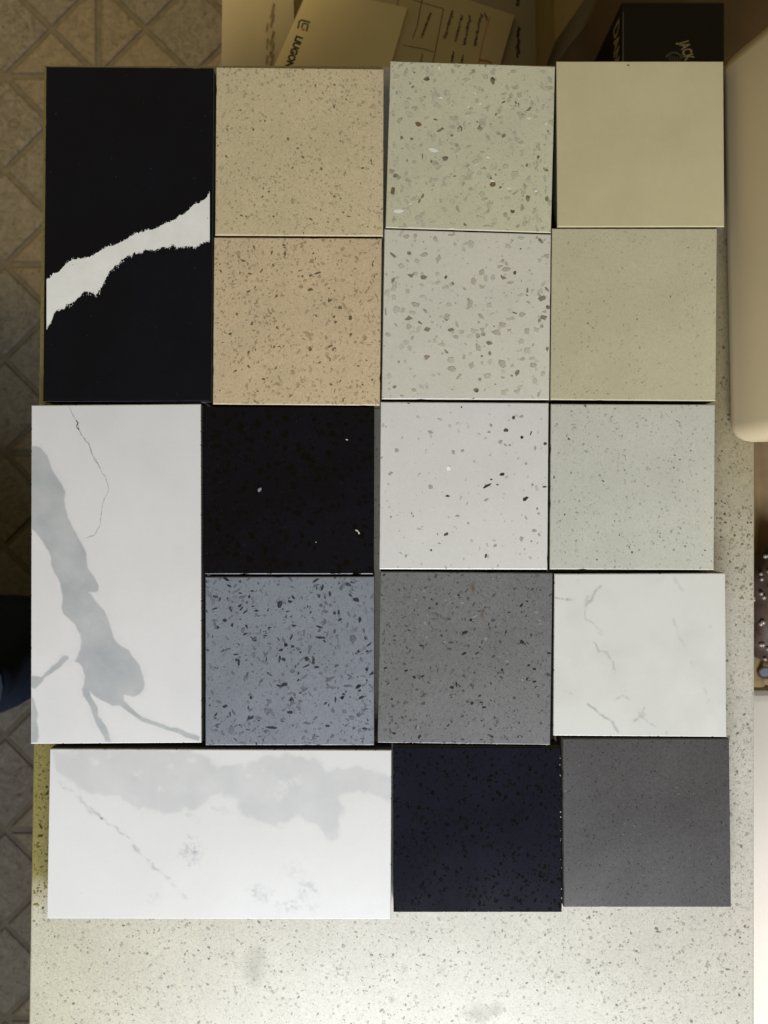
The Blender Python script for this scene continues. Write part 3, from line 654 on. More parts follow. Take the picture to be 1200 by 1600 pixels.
def marble_a(X, Y):
    f = 0 * X
    for pts, wd, am, sd in (([(60, 200), (155, 210)], 2.0, 0.75, 1), ([(155, 210), (195, 212)], 3.5, 0.4, 2), ([(365, 125), (310, 195), (270, 245)], 3.0, 0.55, 3), ([(270, 245), (265, 290), (280, 345), (330, 380), (375, 425)], 2.6, 0.33, 4),
            ([(325, 490), (355, 550)], 1.8, 0.62, 5), ([(355, 550), (405, 560), (440, 620), (452, 690)], 3.0, 0.42, 6), ([(285, 890), (370, 950), (430, 1000), (475, 1065)], 3.0, 0.52, 7), ([(465, 858), (505, 835), (555, 860)], 2.8, 0.36, 8), ([(642, 910), (630, 970), (585, 995)], 2.6, 0.55, 9),
            ([(630, 970), (725, 1030)], 2.4, 0.38, 10), ([(790, 1075), (800, 1090)], 4, 0.4, 11), ([(830, 340), (905, 510)], 4.5, 0.24, 12), ([(1025, 750), (1065, 865)], 4.5, 0.24, 13), ([(125, 795), (175, 822)], 3.0, 0.28, 14), ([(840, 60), (890, 160)], 4, 0.16, 15), ([(215, 80), (220, 120)], 3, 0.25, 16)):
        f = np.maximum(f, am * 1.3 * seg_mask(X, Y, zz(pts), wd * 0.62, 100 + sd, 4.0, 0.50))
    for (x, y, rx, ry, am, sd) in ((282, 222, 30, 45, 0.6, 1), (632, 960, 28, 36, 0.5, 2), (970, 625, 26, 28, 0.35, 3), (1065, 865, 24, 24, 0.3, 4), (370, 425, 26, 26, 0.3, 5), (1075, 385, 20, 20, 0.2, 6), (408, 560, 16, 22, 0.4, 7)):
        (cx, cy), = zz([(x, y)]); f = np.maximum(f, am * 1.1 * spot_mask(X, Y, cx, cy, rx * 0.2417, ry * 0.2417, 140 + sd))
    f = np.maximum(f, 0.10 * np.clip((fbm(X / 60, Y / 60, 77) - 0.45) * 4, 0, 1))
    return f
# --- white with broad grey vein
GV = [[(48, 696), (56, 697), (63, 699), (74, 712), (78, 724), (82, 734), (90, 747), (96, 756), (102, 769), (100.5, 781), (103.5, 797), (106, 809), (115, 829), (121, 838), (128, 847), (134, 864), (137, 887), (147, 902), (154, 915), (153, 923), (148, 926), (138, 926), (154, 943), (163, 954), (169, 966), (173, 980), (178, 998), (188, 1010), (201, 1017), (209, 1028), (219, 1042), (225, 1056), (226.5, 1066), (224, 1077), (218, 1085), (208, 1088), (194, 1087), (194, 1095),
    (210, 1111), (221, 1119), (233, 1124), (254, 1132), (265, 1137), (277, 1138), (292, 1144), (312, 1151), (312, 1159), (296, 1154), (280, 1147), (265, 1143), (251, 1138), (236, 1132), (222, 1127), (201, 1114), (187, 1103), (175, 1102), (157, 1093), (147, 1086), (140, 1080), (146, 1095), (152, 1106), (153, 1118), (160, 1127), (166, 1135), (171, 1147), (174, 1160), (165, 1161), (157, 1143), (150, 1131), (146, 1121), (141, 1108), (137, 1097), (130, 1088), (128, 1078),
    (132, 1068), (133, 1057), (130, 1045), (125, 1038), (117, 1033), (121, 1024), (125, 1013), (126, 1002), (125, 992), (117, 975), (109, 967), (99, 959), (96, 950), (98, 940), (98, 928), (94, 914), (90, 902), (84, 892), (79, 882), (79, 870), (76, 861), (69, 851), (63, 841), (54, 831), (48, 826)],
    [(48, 1056), (58, 1056), (65, 1057), (72, 1049), (80, 1042), (90, 1034), (99, 1025), (106, 1025), (107, 1030), (98, 1037), (90, 1045), (70, 1058), (66, 1066), (60, 1072), (54, 1076), (48, 1074)],
    [(48, 1086), (52, 1094), (55, 1102), (59, 1114), (57, 1127), (61, 1141), (60, 1152), (58, 1161), (48, 1161)]]
def grey_figure(X, Y):
    f = 0 * X
    tone = 0.62 + 0.62 * fbm(X / 34, Y / 34, 402, 6)
    for k, pl in enumerate(GV):
        f = np.maximum(f, 0.70 * poly_mask(X, Y, pl, 2.4, 400 + k, 2.2) * tone)
        f = np.maximum(f, 0.13 * poly_mask(X, Y, pl, 18.0, 410 + k, 9.0))
    f *= 1 - 0.09 * np.clip((fbm(X / 5, Y / 5, 404) - 0.62) * 6, 0, 1)
    f = np.maximum(f, 0.06 * np.clip((fbm(X / 80, Y / 80, 78) - 0.5) * 4, 0, 1))
    return f
M_wht = veined('white_grey_figure', (0.745, 0.735, 0.745), (0.31, 0.335, 0.36))
tile('white_vein', 'tall white stone sample with broad branching grey vein and thin crack line', GRP, [(48.5, 632.5), (314, 630.5), (315, 1161), (47.5, 1163)], 0.012, M_wht, n=(240, 480), seed=11, attr=grey_figure, side=M_sawn_shade)
M_crk = plain('hairline_brown', (0.56, 0.545, 0.53), 0.3, 0.2, 300)
M_crk2 = plain('hairline_dark', (0.34, 0.33, 0.32), 0.3, 0.2, 300)
crk = [(107, 632), (112, 645), (120, 658), (122, 670), (130, 683), (139, 694), (145, 712), (154, 727), (160, 740), (166, 750), (169, 760), (168, 770), (163, 780), (159, 793), (158, 808), (156, 822), (150, 832), (143, 838), (135, 840)]
ribbon('white_vein', crk, 1.7, M_crk, 'hairline_vein', 3)
ribbon('white_vein', [(119, 657), (122, 662), (120, 668), (123, 672)], 2.4, M_crk2, 'hairline_vein', 5)
ribbon('white_vein', [(130, 683), (139, 694), (145, 712), (154, 727)], 0.8, M_crk2, 'hairline_vein', 6, lift=0.00009)

M_mar1 = veined('white_marble', (0.72, 0.72, 0.69), (0.33, 0.33, 0.33))
tile('marble_a', 'square white marble-look stone sample with a few faint broken grey veins', GRP, [(866, 896), (1134, 895), (1136, 1152), (864.2, 1150)], 0.0118, M_mar1, n=(150, 150), seed=14, attr=marble_a)
CLOUD = [(82, 1172), (140, 1168), (210, 1168), (299, 1172), (320, 1184), (341, 1195), (357, 1200), (373, 1198), (405, 1182), (443, 1177), (480, 1182), (495, 1190), (507, 1201), (535, 1203), (560, 1201), (587, 1203), (616, 1214), (616, 1251), (587, 1246), (565, 1240), (533, 1241), (537, 1262), (533, 1278), (523, 1307), (512, 1310), (501, 1305), (490, 1292), (480, 1283), (464, 1273), (450, 1281), (432, 1289), (415, 1287), (400, 1281), (385, 1274), (373, 1265),
    (369, 1252), (357, 1243), (345, 1241), (331, 1246), (315, 1256), (299, 1262), (285, 1270), (267, 1271), (250, 1268), (229, 1265), (213, 1260), (197, 1251), (189, 1243), (176, 1241), (157, 1240), (139, 1236), (120, 1228), (101, 1217), (88, 1207), (82, 1198)]
def marble_b(X, Y):
    f = 0.27 * poly_mask(X, Y, CLOUD, 7.0, 201, 10)
    f *= 0.55 + 0.9 * fbm(X / 30, Y / 30, 203, 6)
    f = np.maximum(f, 0.07 * poly_mask(X, Y, CLOUD, 30.0, 207, 14))
    lo = [(118, 1178, 8, 6), (148, 1188, 10, 7), (172, 1180, 6, 5), (215, 1210, 8, 6), (266, 1196, 8, 5), (250, 1232, 6, 5), (462, 1218, 12, 8), (440, 1232, 12, 14), (388, 1213, 6, 4), (412, 1202, 5, 5), (495, 1300, 8, 5), (300, 1186, 6, 5), (436, 1245, 12, 6)]
    for k, (x, y, rx, ry) in enumerate(lo):
        d = np.hypot((X - x) / rx, (Y - y) / ry) + (fbm(X / 5, Y / 5, 300 + k) - 0.5) * 2.4
        f *= 1 - 0.6 * np.clip(1.1 - d, 0, 1)
    for pts, wd, am, sd in (([(99, 1222), (128, 1254), (160, 1278)], 5, 0.34, 1), ([(136, 1262), (160, 1279)], 3, 0.5, 2), ([(160, 1278), (192, 1305), (213, 1326), (240, 1355), (262, 1375)], 2.6, 0.40, 3), ([(270, 1385), (290, 1405)], 4, 0.25, 4), ([(331, 1265), (363, 1270)], 4, 0.26, 5), ([(384, 1262), (388, 1272)], 3, 0.5, 6), ([(412, 1170), (411, 1180)], 2, 0.4, 7), ([(320, 1246), (330, 1243)], 3, 0.5, 8), ([(296, 1272), (308, 1280)], 5, 0.28, 9), ([(208, 1318), (216, 1330)], 4, 0.5, 10)):
        f = np.maximum(f, am * 1.1 * seg_mask(X, Y, pts, wd * 0.75, 220 + sd, 7.0, 0.60))
    for (x, y, rx, ry, am, sd) in ((299, 1331, 17, 22, 0.62, 1), (405, 1395, 20, 15, 0.42, 2), (480, 1390, 18, 18, 0.42, 3), (453, 1417, 22, 12, 0.36, 4), (490, 1420, 12, 16, 0.18, 6), (160, 1279, 4, 4, 1.2, 7), (127, 1396, 2.5, 2.5, 1.3, 8), (455, 1360, 30, 14, 0.14, 9), (240, 1398, 16, 16, 0.14, 10)):
        f = np.maximum(f, am * 1.1 * spot_mask(X, Y, x, y, rx, ry, 250 + sd))
    return f
M_mar2 = veined('white_marble_cloud', (0.72, 0.715, 0.715), (0.30, 0.32, 0.35))
tile('marble_b', 'wide white stone sample with soft pale grey cloud along one side', GRP, [(77.5, 1169.5), (612, 1171.5), (611, 1437), (72.5, 1436)], 0.0112, M_mar2, n=(330, 165), seed=15, attr=marble_b)

# --- navy and dark grey
M_navy = quartz('navy_quartz', (0.0066, 0.0080, 0.0185), 0.14, 0.25, 0.15, 900)
tile('navy', 'dark navy-black stone sample with black grains and chipped pale edges', GRP, [(614.5, 1166.5), (876, 1167.5), (878.6, 1426), (614.5, 1426)], 0.011, M_navy, seed=16)
nv = [plain('navy_grain', (0.0012, 0.0013, 0.0025), 0.14, spec=0.36), plain('navy_grain_soft', (0.004, 0.0043, 0.0075), 0.14, spec=0.36), plain('pale_chip', (0.42, 0.42, 0.44), 0.5)]
specks('stone_grains', TILES['navy']['root'], TILES['navy']['L'], 0.011, 1000, 0.0005, 0.0027, 2.0, 1.0, nv[:2], [0.5, 0.5], 47, 0.4)
Ln = TILES['navy']['L']
specks('edge_nicks', TILES['navy']['root'], [(Ln[1][0] - 0.0007, Ln[1][1] - 0.002), (Ln[1][0], Ln[1][1] - 0.002), (Ln[2][0], Ln[2][1] + 0.001), (Ln[2][0] - 0.0007, Ln[2][1] + 0.001)], 0.0109, 20, 0.0003, 0.0009, 1.5, 1, [nv[2]], [1], 48)
specks('edge_nicks', TILES['navy']['root'], [(Ln[3][0], Ln[3][1] + 0.0007), (Ln[2][0], Ln[2][1] + 0.0007), (Ln[2][0], Ln[2][1]), (Ln[3][0], Ln[3][1])], 0.0109, 12, 0.0003, 0.0007, 1.5, 1, [nv[2]], [1], 49)
M_dgrey = quartz('dark_grey_quartz', (0.087, 0.083, 0.087), 0.32, 0.26, 0.08, 1300, 0.16, (0.06, 0.06, 0.065))
tile('dark_grey', 'charcoal grey stone sample with very fine even grain, no chips', GRP, [(878.8, 1153.4), (1140, 1153.6), (1143, 1418), (880.4, 1418)], 0.0114, M_dgrey, seed=17)
dg = [plain('charcoal_grain', (0.065, 0.064, 0.069), 0.3), plain('charcoal_grain_dark', (0.035, 0.035, 0.038), 0.3), plain('charcoal_grain_pale', (0.15, 0.15, 0.155), 0.3)]
specks('stone_grains', TILES['dark_grey']['root'], TILES['dark_grey']['L'], 0.0114, 1500, 0.0003, 0.0012, 2.6, 0.8, dg, [0.68, 0.24, 0.08], 51)

# ------------------------------------------------------------------ low bench behind with papers and boxes
ZB = 0.377
bx0, _ = P(356, 0, ZB)
M_bench = plain('bench_wood', (0.13, 0.075, 0.032), 0.55, 0.25, 14, 0.4, 0.1, 60)
bench = thing('low_bench', 'low brown wooden bench behind the counter under the papers', 'bench', (0.2, 0.6, 0.0))
bevel_box('seat', bx0 - 0.2, 0.75 - 0.2, 0.285 - 0.6, 0.95 - 0.6, ZB - 0.03, ZB, 0.002, M_bench, bench)
for sx in (bx0 - 0.2 + 0.04, 0.75 - 0.2 - 0.09):
    for sy in (0.285 - 0.6 + 0.03, 0.95 - 0.6 - 0.08):
        bevel_box('leg', sx, sx + 0.05, sy, sy + 0.05, 0.0040, ZB - 0.0302, 0.002, M_bench, bench)

M_paper = plain('paper_cream', (0.47, 0.425, 0.345), 0.75, 0.05, 25)
M_paper2 = plain('paper_buff', (0.56, 0.475, 0.33), 0.7, 0.06, 25)
M_paper3 = plain('paper_grey', (0.34, 0.30, 0.25), 0.75, 0.06, 25)
M_card = plain('folder_card', (0.80, 0.70, 0.49), 0.55, 0.04, 20)
M_ink = plain('ink_black', (0.012, 0.009, 0.010), 0.5)
M_red = plain('print_red', (0.42, 0.10, 0.05), 0.5)
M_pen = plain('pen_brown', (0.055, 0.040, 0.025), 0.6)
M_faint = plain('faint_print', (0.24, 0.15, 0.09), 0.7)
def sheet(name, label, cat, px, z0, th, mat, curl=0.0, rows=8):
    """thin stack of paper: corners TL TR BR BL in photo px at its own height"""
    z1 = z0 + th
    w = [P(x, y, z1) for x, y in px]; cen = (sum(p[0] for p in w) / 4, sum(p[1] for p in w) / 4)
    t = thing(name, label, cat, (cen[0], cen[1], z0))
    L = [(x - cen[0], y - cen[1]) for x, y in w]
    V = []; F = []; n = rows
    for top_ in (1, 0):
        for j in range(n + 1):
            for i in range(n + 1):
                u, v = i / n, j / n; X, Y = bil(L, u, v)
                V.append((X, Y, top_ * th + curl * ((1 - u) ** 3 * 0.6 + 0.15 * math.sin(v * 7) * u * (1 - u))))
    m = (n + 1) ** 2
    for j in range(n):
        for i in range(n):
            a = j * (n + 1) + i; F.append((a, a + n + 1, a + n + 2, a + 1)); F.append((m + a, m + a + 1, m + a + n + 2, m + a + n + 1))
    per = [i for i in range(n)] + [j * (n + 1) + n for j in range(n)] + [n * (n + 1) + n - i for i in range(n)] + [(n - j) * (n + 1) for j in range(n)]
    for k in range(len(per)):
        a, b = per[k], per[(k + 1) % len(per)]; F.append((a, b, m + b, m + a))
    o = mesh_obj('pages', V, F, mat, t, smooth=False)
    return t, z1, cen
def stroke_mesh(name, strokes, wid, z, cen, mat, parent):
    """pen or print strokes: polylines in photo px laid on the sheet"""
    V = []; F = []; zl = z - parent.location.z
    for k, (pts, wd) in enumerate(strokes):
        p = [np.array(P(x, y, z)) - np.array(cen) for x, y in pts]
        wdm = wd * wid * (CZ - z) / FPX / 2
        b0 = len(V)
        for i, q in enumerate(p):
            d = p[min(i + 1, len(p) - 1)] - p[max(i - 1, 0)]; d /= max(np.hypot(*d), 1e-9)
            nr = np.array((-d[1], d[0])) * wdm
            e = d * wdm * (-1 if i == 0 else 1 if i == len(p) - 1 else 0) * 0.6
            V.append((*(q + nr + e), zl + 0.00012 + k * 0.000002)); V.append((*(q - nr + e), zl + 0.00012 + k * 0.000002))
        for i in range(len(p) - 1):
            F.append((b0 + 2 * i, b0 + 2 * i + 1, b0 + 2 * i + 3, b0 + 2 * i + 2))
    return mesh_obj(name, V, F, mat, parent)
def scribble(rs, x0, y0, x1, y1, amp, n):
    """handwriting: uneven letters along a line, tall strokes now and then"""
    d = np.array((x1 - x0, y1 - y0), float); L = np.hypot(*d); d /= L; nr = np.array((-d[1], d[0])); pts = []
    t = 0.0; side = 1; drift = 0.0
    while t < L:
        h = amp * (0.25 + 0.75 * rs.rand()) * (1.5 if rs.rand() < 0.18 else 1.0)
        drift += (rs.rand() - 0.5) * 0.5
        for k in range(3):
            q = np.array((x0, y0)) + d * (t + k * 0.45 + (rs.rand() - 0.5) * 0.9) + nr * (side * h * (0.3 + 0.35 * k) + drift)
            pts.append(tuple(q))
        side = -side; t += 0.7 + rs.rand() * 1.6
    return pts
rs = np.random.RandomState(5)
t, z, cen = sheet('paper_sheet', 'cream paper sheet with faint rust-coloured printing beside printed folder', 'paper', [(350, -160), (456, -160), (462, 160), (346, 160)], ZB + 0.0005, 0.002, M_paper, 0.004)
st = [(scribble(rs, 428, y, 424 - 2, y + 22, 2.0, 8), 1.0) for y in (4, 20, 48, 66, 84)] + [(scribble(rs, 418, y, 416, y + 14, 1.6, 8), 0.9) for y in (36, 60, 86)]
stroke_mesh('faint_printing', st, 1.2, z + 0.0022, cen, M_faint, t)
t, z, cen = sheet('paper_sheet', 'greyish paper sheet with faint notes next to the cardboard carton', 'paper', [(700, -160), (868, -160), (842, 160), (690, 160)], ZB + 0.0005, 0.002, M_paper3, 0.0)
st = [(scribble(rs, 811, y, 808, y + 16, 3, 6), 1.3) for y in (-6, 42, 60, 74)]
stroke_mesh('faint_printing', st, 1.6, z, cen, M_pen, t)
stroke_mesh('margin_line', [([(849, -60), (841, 110)], 1.0)], 1.6, z, cen, M_faint, t)
t, z, cen = sheet('note_pad', 'buff note pad with hand-drawn table and handwriting', 'note pad', [(570, -55), (804, 24), (750, 210), (520, 130)], ZB + 0.003, 0.005, M_paper2, 0.0)
st = [([(660, -4), (652, 40), (645, 60)], 1.0), ([(693, 14), (684, 60), (676, 100), (672, 118)], 1.0), ([(640, -2), (693, 14)], 0.8), ([(630, 71), (660, 76), (677, 81)], 0.9), ([(624, -10), (620, 14)], 1.0)]
st += [(scribble(rs, a, b, c, d, am, 8), 0.9) for a, b, c, d, am in ((674, 20, 660, 60, 2.6), (707, 16, 696, 62, 2.8), (722, 24, 712, 66, 2.8), (734, 24, 726, 70, 2.8), (752, 22, 742, 72, 3.0), (709, 80, 704, 112, 2.2), (724, 86, 718, 112, 2.2), (660, 84, 654, 110, 1.5), (757, 20, 762, 32, 2.0))]
st += [(scribble(rs, 672 - k * 4, 22 + k * 12, 668 - k * 4, 30 + k * 12, 1.6, 8), 0.8) for k in range(3)]
stroke_mesh('handwriting', st, 1.3, z, cen, M_pen, t)
stroke_mesh('red_marks', [([(765, 27), (754, 66), (748, 100)], 0.9), ([(749, 94), (760, 95), (767, 98)], 2.2)], 1.3, z, cen, M_red, t)
t, z, cen = sheet('folder', 'buff card folder with black logo lettering lying over the papers', 'folder', [(483, -21), (636.5, 12), (577, 215), (394, 182)], ZB + 0.0082, 0.0035, M_card, 0.0)
def txt(body, size, loc, rot, mat, name, parent, sx=1.0, bold=0.0, shear=0.0):
    cu = bpy.data.curves.new(name, 'FONT'); cu.body = body; cu.size = size; cu.offset = bold; cu.shear = shear; cu.resolution_u = 3; cu.fill_mode = 'FRONT'
    tmp = bpy.data.objects.new('tmp', cu); C.objects.link(tmp)
    dg_ = bpy.context.evaluated_depsgraph_get(); dg_.update()
    me = bpy.data.meshes.new_from_object(tmp.evaluated_get(dg_))
    bpy.data.objects.remove(tmp); bpy.data.curves.remove(cu)
    me.materials.clear(); me.materials.append(mat); me.name = name
    o = bpy.data.objects.new(name, me); C.objects.link(o); o.parent = parent
    o.location = loc; o.rotation_euler = rot; o.scale = (sx, 1, 1)
    return o
kk = (CZ - z) / FPX
lx, ly = P(463.5, 55, z)
txt('LIUGONG', 15.0 * kk, (lx - cen[0], ly - cen[1], z - t.location.z + 0.00015), (0, 0, math.atan2(-52, -19)), M_ink, 'lettering', t, 0.92, 0.8 * kk)
stroke_mesh('logo', [([(465.5, 44), (468, 33), (471.5, 31.5), (484, 35)], 1.0), ([(471.5, 43), (473, 37.5), (475, 36.5), (481.5, 38.5), (479, 48)], 1.0)], 2.6, z, cen, M_ink, t)
stroke_mesh('logo_dot', [([(472.6, 46), (475, 46.8)], 1.0)], 2.6, z, cen, M_red, t)

# cardboard carton corner
M_kraft = plain('kraft_board', (0.27, 0.20, 0.095), 0.75, 0.1, 30)
zk = ZB + 0.092
kp = [P(x, y, zk) for x, y in ((867, 66), (921, -12), (960, -60), (930, -190), (862, -190))]
kc = (sum(p[0] for p in kp) / 5, sum(p[1] for p in kp) / 5)
car = thing('cardboard_carton', 'brown cardboard carton between the papers and black box', 'carton', (kc[0], kc[1], ZB))
prism([(x - kc[0], y - kc[1]) for x, y in kp[::-1]], 0.0003, 0.092, 0.0008, M_kraft, 'board', car)

# black gift box
zx_ = ZB + 0.105
M_bbox = plain('black_card', (0.0055, 0.0045, 0.0045), 0.42, 0.2, 20, 0.35)
M_gold = plain('pale_gold_print', (0.55, 0.45, 0.27), 0.45, 0.08, 100)
M_gold2 = plain('dim_print', (0.10, 0.095, 0.08), 0.5, 0.15, 100)
bl, _ = P(971, 60, zx_); br, _ = P(1132.5, 40, zx_); _, bt = P(0, 3, zx_)
bc = ((bl + br) / 2, (bt + 0.30) / 2)
box = thing('gift_box', 'black gift box with pale gold lettering on two faces', 'box', (bc[0], bc[1], ZB), 0)
bevel_box('carton_body', bl - bc[0], br - bc[0], 0.30 - bc[1], bt - bc[1], 0.0003, 0.105, 0.0015, M_bbox, box)
kz = (CZ - zx_) / FPX
def on_box(px, py): x, y = P(px, py, zx_); return (x - bc[0], y - bc[1], 0.1052)
txt('JACK', 22 * kz, on_box(1061, 67), (0, 0, math.atan2(-26, 8.5)), M_gold, 'lettering', box, 0.60, 0.35 * kz)
# letters on the side that faces the papers: read along -y, tops up
zs = 0.105 - 0.024
o = txt("DANIEL'S", 0.026, (bl - bc[0] - 0.0003, P(0, 20, zx_)[1] - bc[1], zs), (math.pi / 2, 0, -math.pi / 2), M_gold, 'lettering', box, 0.72, 0.0006)
M_trim = plain('trim_line', (0.16, 0.15, 0.13), 0.4)
bevel_box('trim', bl - bc[0] + 0.0012, bl - bc[0] + 0.002, 0.30 - bc[1], bt - bc[1] - 0.01, 0.1048, 0.1053, 0.0, M_trim, box)
V = []; F = []
for k in range(15):                      # emblem arch beside the lettering
    a = math.pi * (0.15 + 0.75 * k / 14)
    for r in (0.0075, 0.0095):
        V.append((math.cos(a) * r, math.sin(a) * r, 0))
    if k: F.append((2 * k - 2, 2 * k - 1, 2 * k + 1, 2 * k))
for k in range(5):
    x = -0.005 + k * 0.0025; b0 = len(V); V += [(x, 0.0, 0), (x + 0.001, 0, 0), (x + 0.001, 0.005, 0), (x, 0.005, 0)]; F.append((b0, b0 + 1, b0 + 2, b0 + 3))
o = mesh_obj('emblem', V, F, M_gold2, box, on_box(1053, 96)); o.rotation_euler = (0, 0, R(-8))

# ------------------------------------------------------------------ tall cream case standing at the right edge
M_creamp = plain('cream_vinyl', (0.60, 0.495, 0.315), 0.45, 0.05, 6, 0.4, 0.04, 260)
x0, y0 = P(1120.5, 700, ZK); y0 = P(0, 694, ZK + 0.002)[1]; y1 = P(0, 93, ZK + 0.003)[1]
case = thing('cream_case', 'tall smooth cream case with rounded corners standing at the counter edge', 'case', (x0, (y0 + y1) / 2, ZK), R(1.2))
bm = bmesh.new(); bmesh.ops.create_cube(bm, size=1)
hw = (y1 - y0) / 2
for v in bm.verts:
    z = 0.30 if v.co.z > 0 else 0.0015
    xa = 0.0 + 0.27 * z if v.co.x < 0 else 0.15
    v.co = (xa, hw * (1 if v.co.y > 0 else -1), z)
bmesh.ops.bevel(bm, geom=bm.edges[:], offset=0.011, segments=5, affect='EDGES', profile=0.5)
me = bpy.data.meshes.new('shell'); bm.to_mesh(me); bm.free(); me.materials.append(M_creamp)
me.polygons.foreach_set('use_smooth', [True] * len(me.polygons))
o = bpy.data.objects.new('shell', me); C.objects.link(o); o.parent = case
bevel_box('base_plate', 0.020, 0.138, -hw + 0.02, hw - 0.02, 0.0, 0.0014, 0.0, plain('case_base', (0.06, 0.05, 0.04), 0.6), case)

st_ = thing('side_stand', 'plain brown wooden stand under the tall cream case', 'stand', (0.36, 0.20, 0.0))
M_stand = plain('stand_wood', (0.20, 0.13, 0.07), 0.5, 0.2, 10)
bevel_box('stand_top', -0.09, 0.12, -0.08, 0.08, ZK - 0.018, ZK - 0.0002, 0.001, M_stand, st_)
for sx in (-0.08, 0.085):
    for sy in (-0.07, 0.045):
        bevel_box('leg', sx, sx + 0.025, sy, sy + 0.025, 0.0040, ZK - 0.0182, 0.001, M_stand, st_)

# ------------------------------------------------------------------ stool with cloth and beaded purse
ZS = 0.455
stool = thing('stool', 'wooden stool under the tan cloth beside the counter', 'stool', (0.45, -0.04, 0.0))
bevel_box('seat', -0.16, 0.16, -0.125, 0.14, ZS - 0.025, ZS, 0.004, M_stand, stool)
for sx in (-0.14, 0.11):
    for sy in (-0.11, 0.09):
        bevel_box('leg', sx, sx + 0.03, sy, sy + 0.03, 0.0040, ZS - 0.0252, 0.002, M_stand, stool)
pad = thing('padded_stool', 'pale cream padded stool in bright daylight beside the counter', 'stool', (0.52, -0.50, 0.0))
M_pad = plain('pale_vinyl', (0.74, 0.69, 0.62), 0.5, 0.04, 8, 0.4, 0.05, 120)
bevel_box('cushion', -0.20, 0.20, -0.31, 0.318, 0.37, 0.43, 0.014, M_pad, pad, seg=4)
bevel_box('frame', -0.19, 0.19, -0.30, 0.265, 0.345, 0.3695, 0.003, M_stand, pad)
for sx in (-0.18, 0.15):
    for sy in (-0.28, 0.22):
        bevel_box('leg', sx, sx + 0.03, sy, sy + 0.03, 0.0040, 0.3448, 0.002, M_stand, pad)
M_cloth = plain('tan_cloth', (0.34, 0.235, 0.125), 0.9, 0.15, 30, 0.15, 0.2, 900)
cl = thing('cloth', 'tan folded cloth spread over the stool', 'cloth', (0.45, -0.04, ZS))
V = []; F = []; nx, ny = 60, 40
for lay in (1, 0):
    for j in range(ny + 1):
        for i in range(nx + 1):
            x = -0.168 + 0.336 * i / nx; y = -0.132 + 0.28 * j / ny
            f = 0.004 + 0.005 * (1 + math.sin(x * 190 + 1.2 * math.sin(y * 14) + 0.6)) + 0.003 * (1 + math.sin(x * 420 + y * 20))
            V.append((x + 0.003 * math.sin(y * 30), y, (f + 0.0015) if lay else 0.0006))
m = (nx + 1) * (ny + 1)
for j in range(ny):
    for i in range(nx):
        a = j * (nx + 1) + i; F.append((a, a + 1, a + nx + 2, a + nx + 1)); F.append((m + a, m + a + nx + 1, m + a + nx + 2, m + a + 1))
per = [i for i in range(nx)] + [j * (nx + 1) + nx for j in range(ny)] + [ny * (nx + 1) + nx - i for i in range(nx)] + [(ny - j) * (nx + 1) for j in range(ny)]
for k in range(len(per)): a, b = per[k], per[(k + 1) % len(per)]; F.append((b, a, m + a, m + b))
mesh_obj('fabric', V, F, M_cloth, cl, smooth=True)

pz = ZS + 0.018
pc = P(1243, 950, pz + 0.03)
purse = thing('beaded_purse', 'dark brown purse trimmed with strings of silver beads', 'purse', (pc[0], pc[1], pz))
M_purse = plain('purse_leather', (0.105, 0.066, 0.052), 0.5, 0.45, 60, 0.4, 0.3, 250)
V = []; F = []; nu, nv = 40, 20
def purse_pt(a, b, k=1.0):
    ex = 2.6
    ca, sa = math.cos(a), math.sin(a); cb, sb = math.cos(b), math.sin(b)
    g = lambda v, e: math.copysign(abs(v) ** (2 / e), v)
    wr = 1 + 0.03 * math.sin(a * 7 + b * 4) + 0.025 * math.sin(a * 13 - b * 6)
    return (0.042 * k * wr * g(ca, ex) * g(cb, ex), 0.060 * k * wr * g(sa, ex) * g(cb, ex), 0.022 + 0.0215 * k * g(sb, 2.0))
for j in range(nv + 1):
    b = -math.pi / 2 + math.pi * j / nv
    for i in range(nu): V.append(purse_pt(2 * math.pi * i / nu, b))
for j in range(nv):
    for i in range(nu): F.append((j * nu + i, j * nu + (i + 1) % nu, (j + 1) * nu + (i + 1) % nu, (j + 1) * nu + i))
mesh_obj('body', V, F, M_purse, purse, smooth=True)
M_bead, bb = new_mat('silver_bead', 0.25); bb.inputs['Base Color'].default_value = (0.52, 0.47, 0.42, 1); bb.inputs['Metallic'].default_value = 0.25
V = []; F = []
nu2, nv2 = 8, 6
for j in range(nv2 + 1):
    b = -math.pi / 2 + math.pi * j / nv2
    for i in range(nu2): V.append((0.0018 * math.cos(b) * math.cos(2 * math.pi * i / nu2), 0.0018 * math.cos(b) * math.sin(2 * math.pi * i / nu2), 0.0018 * math.sin(b)))
for j in range(nv2):
    for i in range(nu2): F.append((j * nu2 + i, j * nu2 + (i + 1) % nu2, (j + 1) * nu2 + (i + 1) % nu2, (j + 1) * nu2 + i))
bead_me = None
rs = np.random.RandomState(3)
rows = [(0.050, 0.1), (0.045, 0.0), (0.036, 0.1), (0.026, -0.3), (0.016, 0.3), (0.004, 0.2), (-0.006, -0.3), (-0.018, -0.2), (-0.030, 0.1), (-0.037, -0.1), (-0.050, 0.3)]
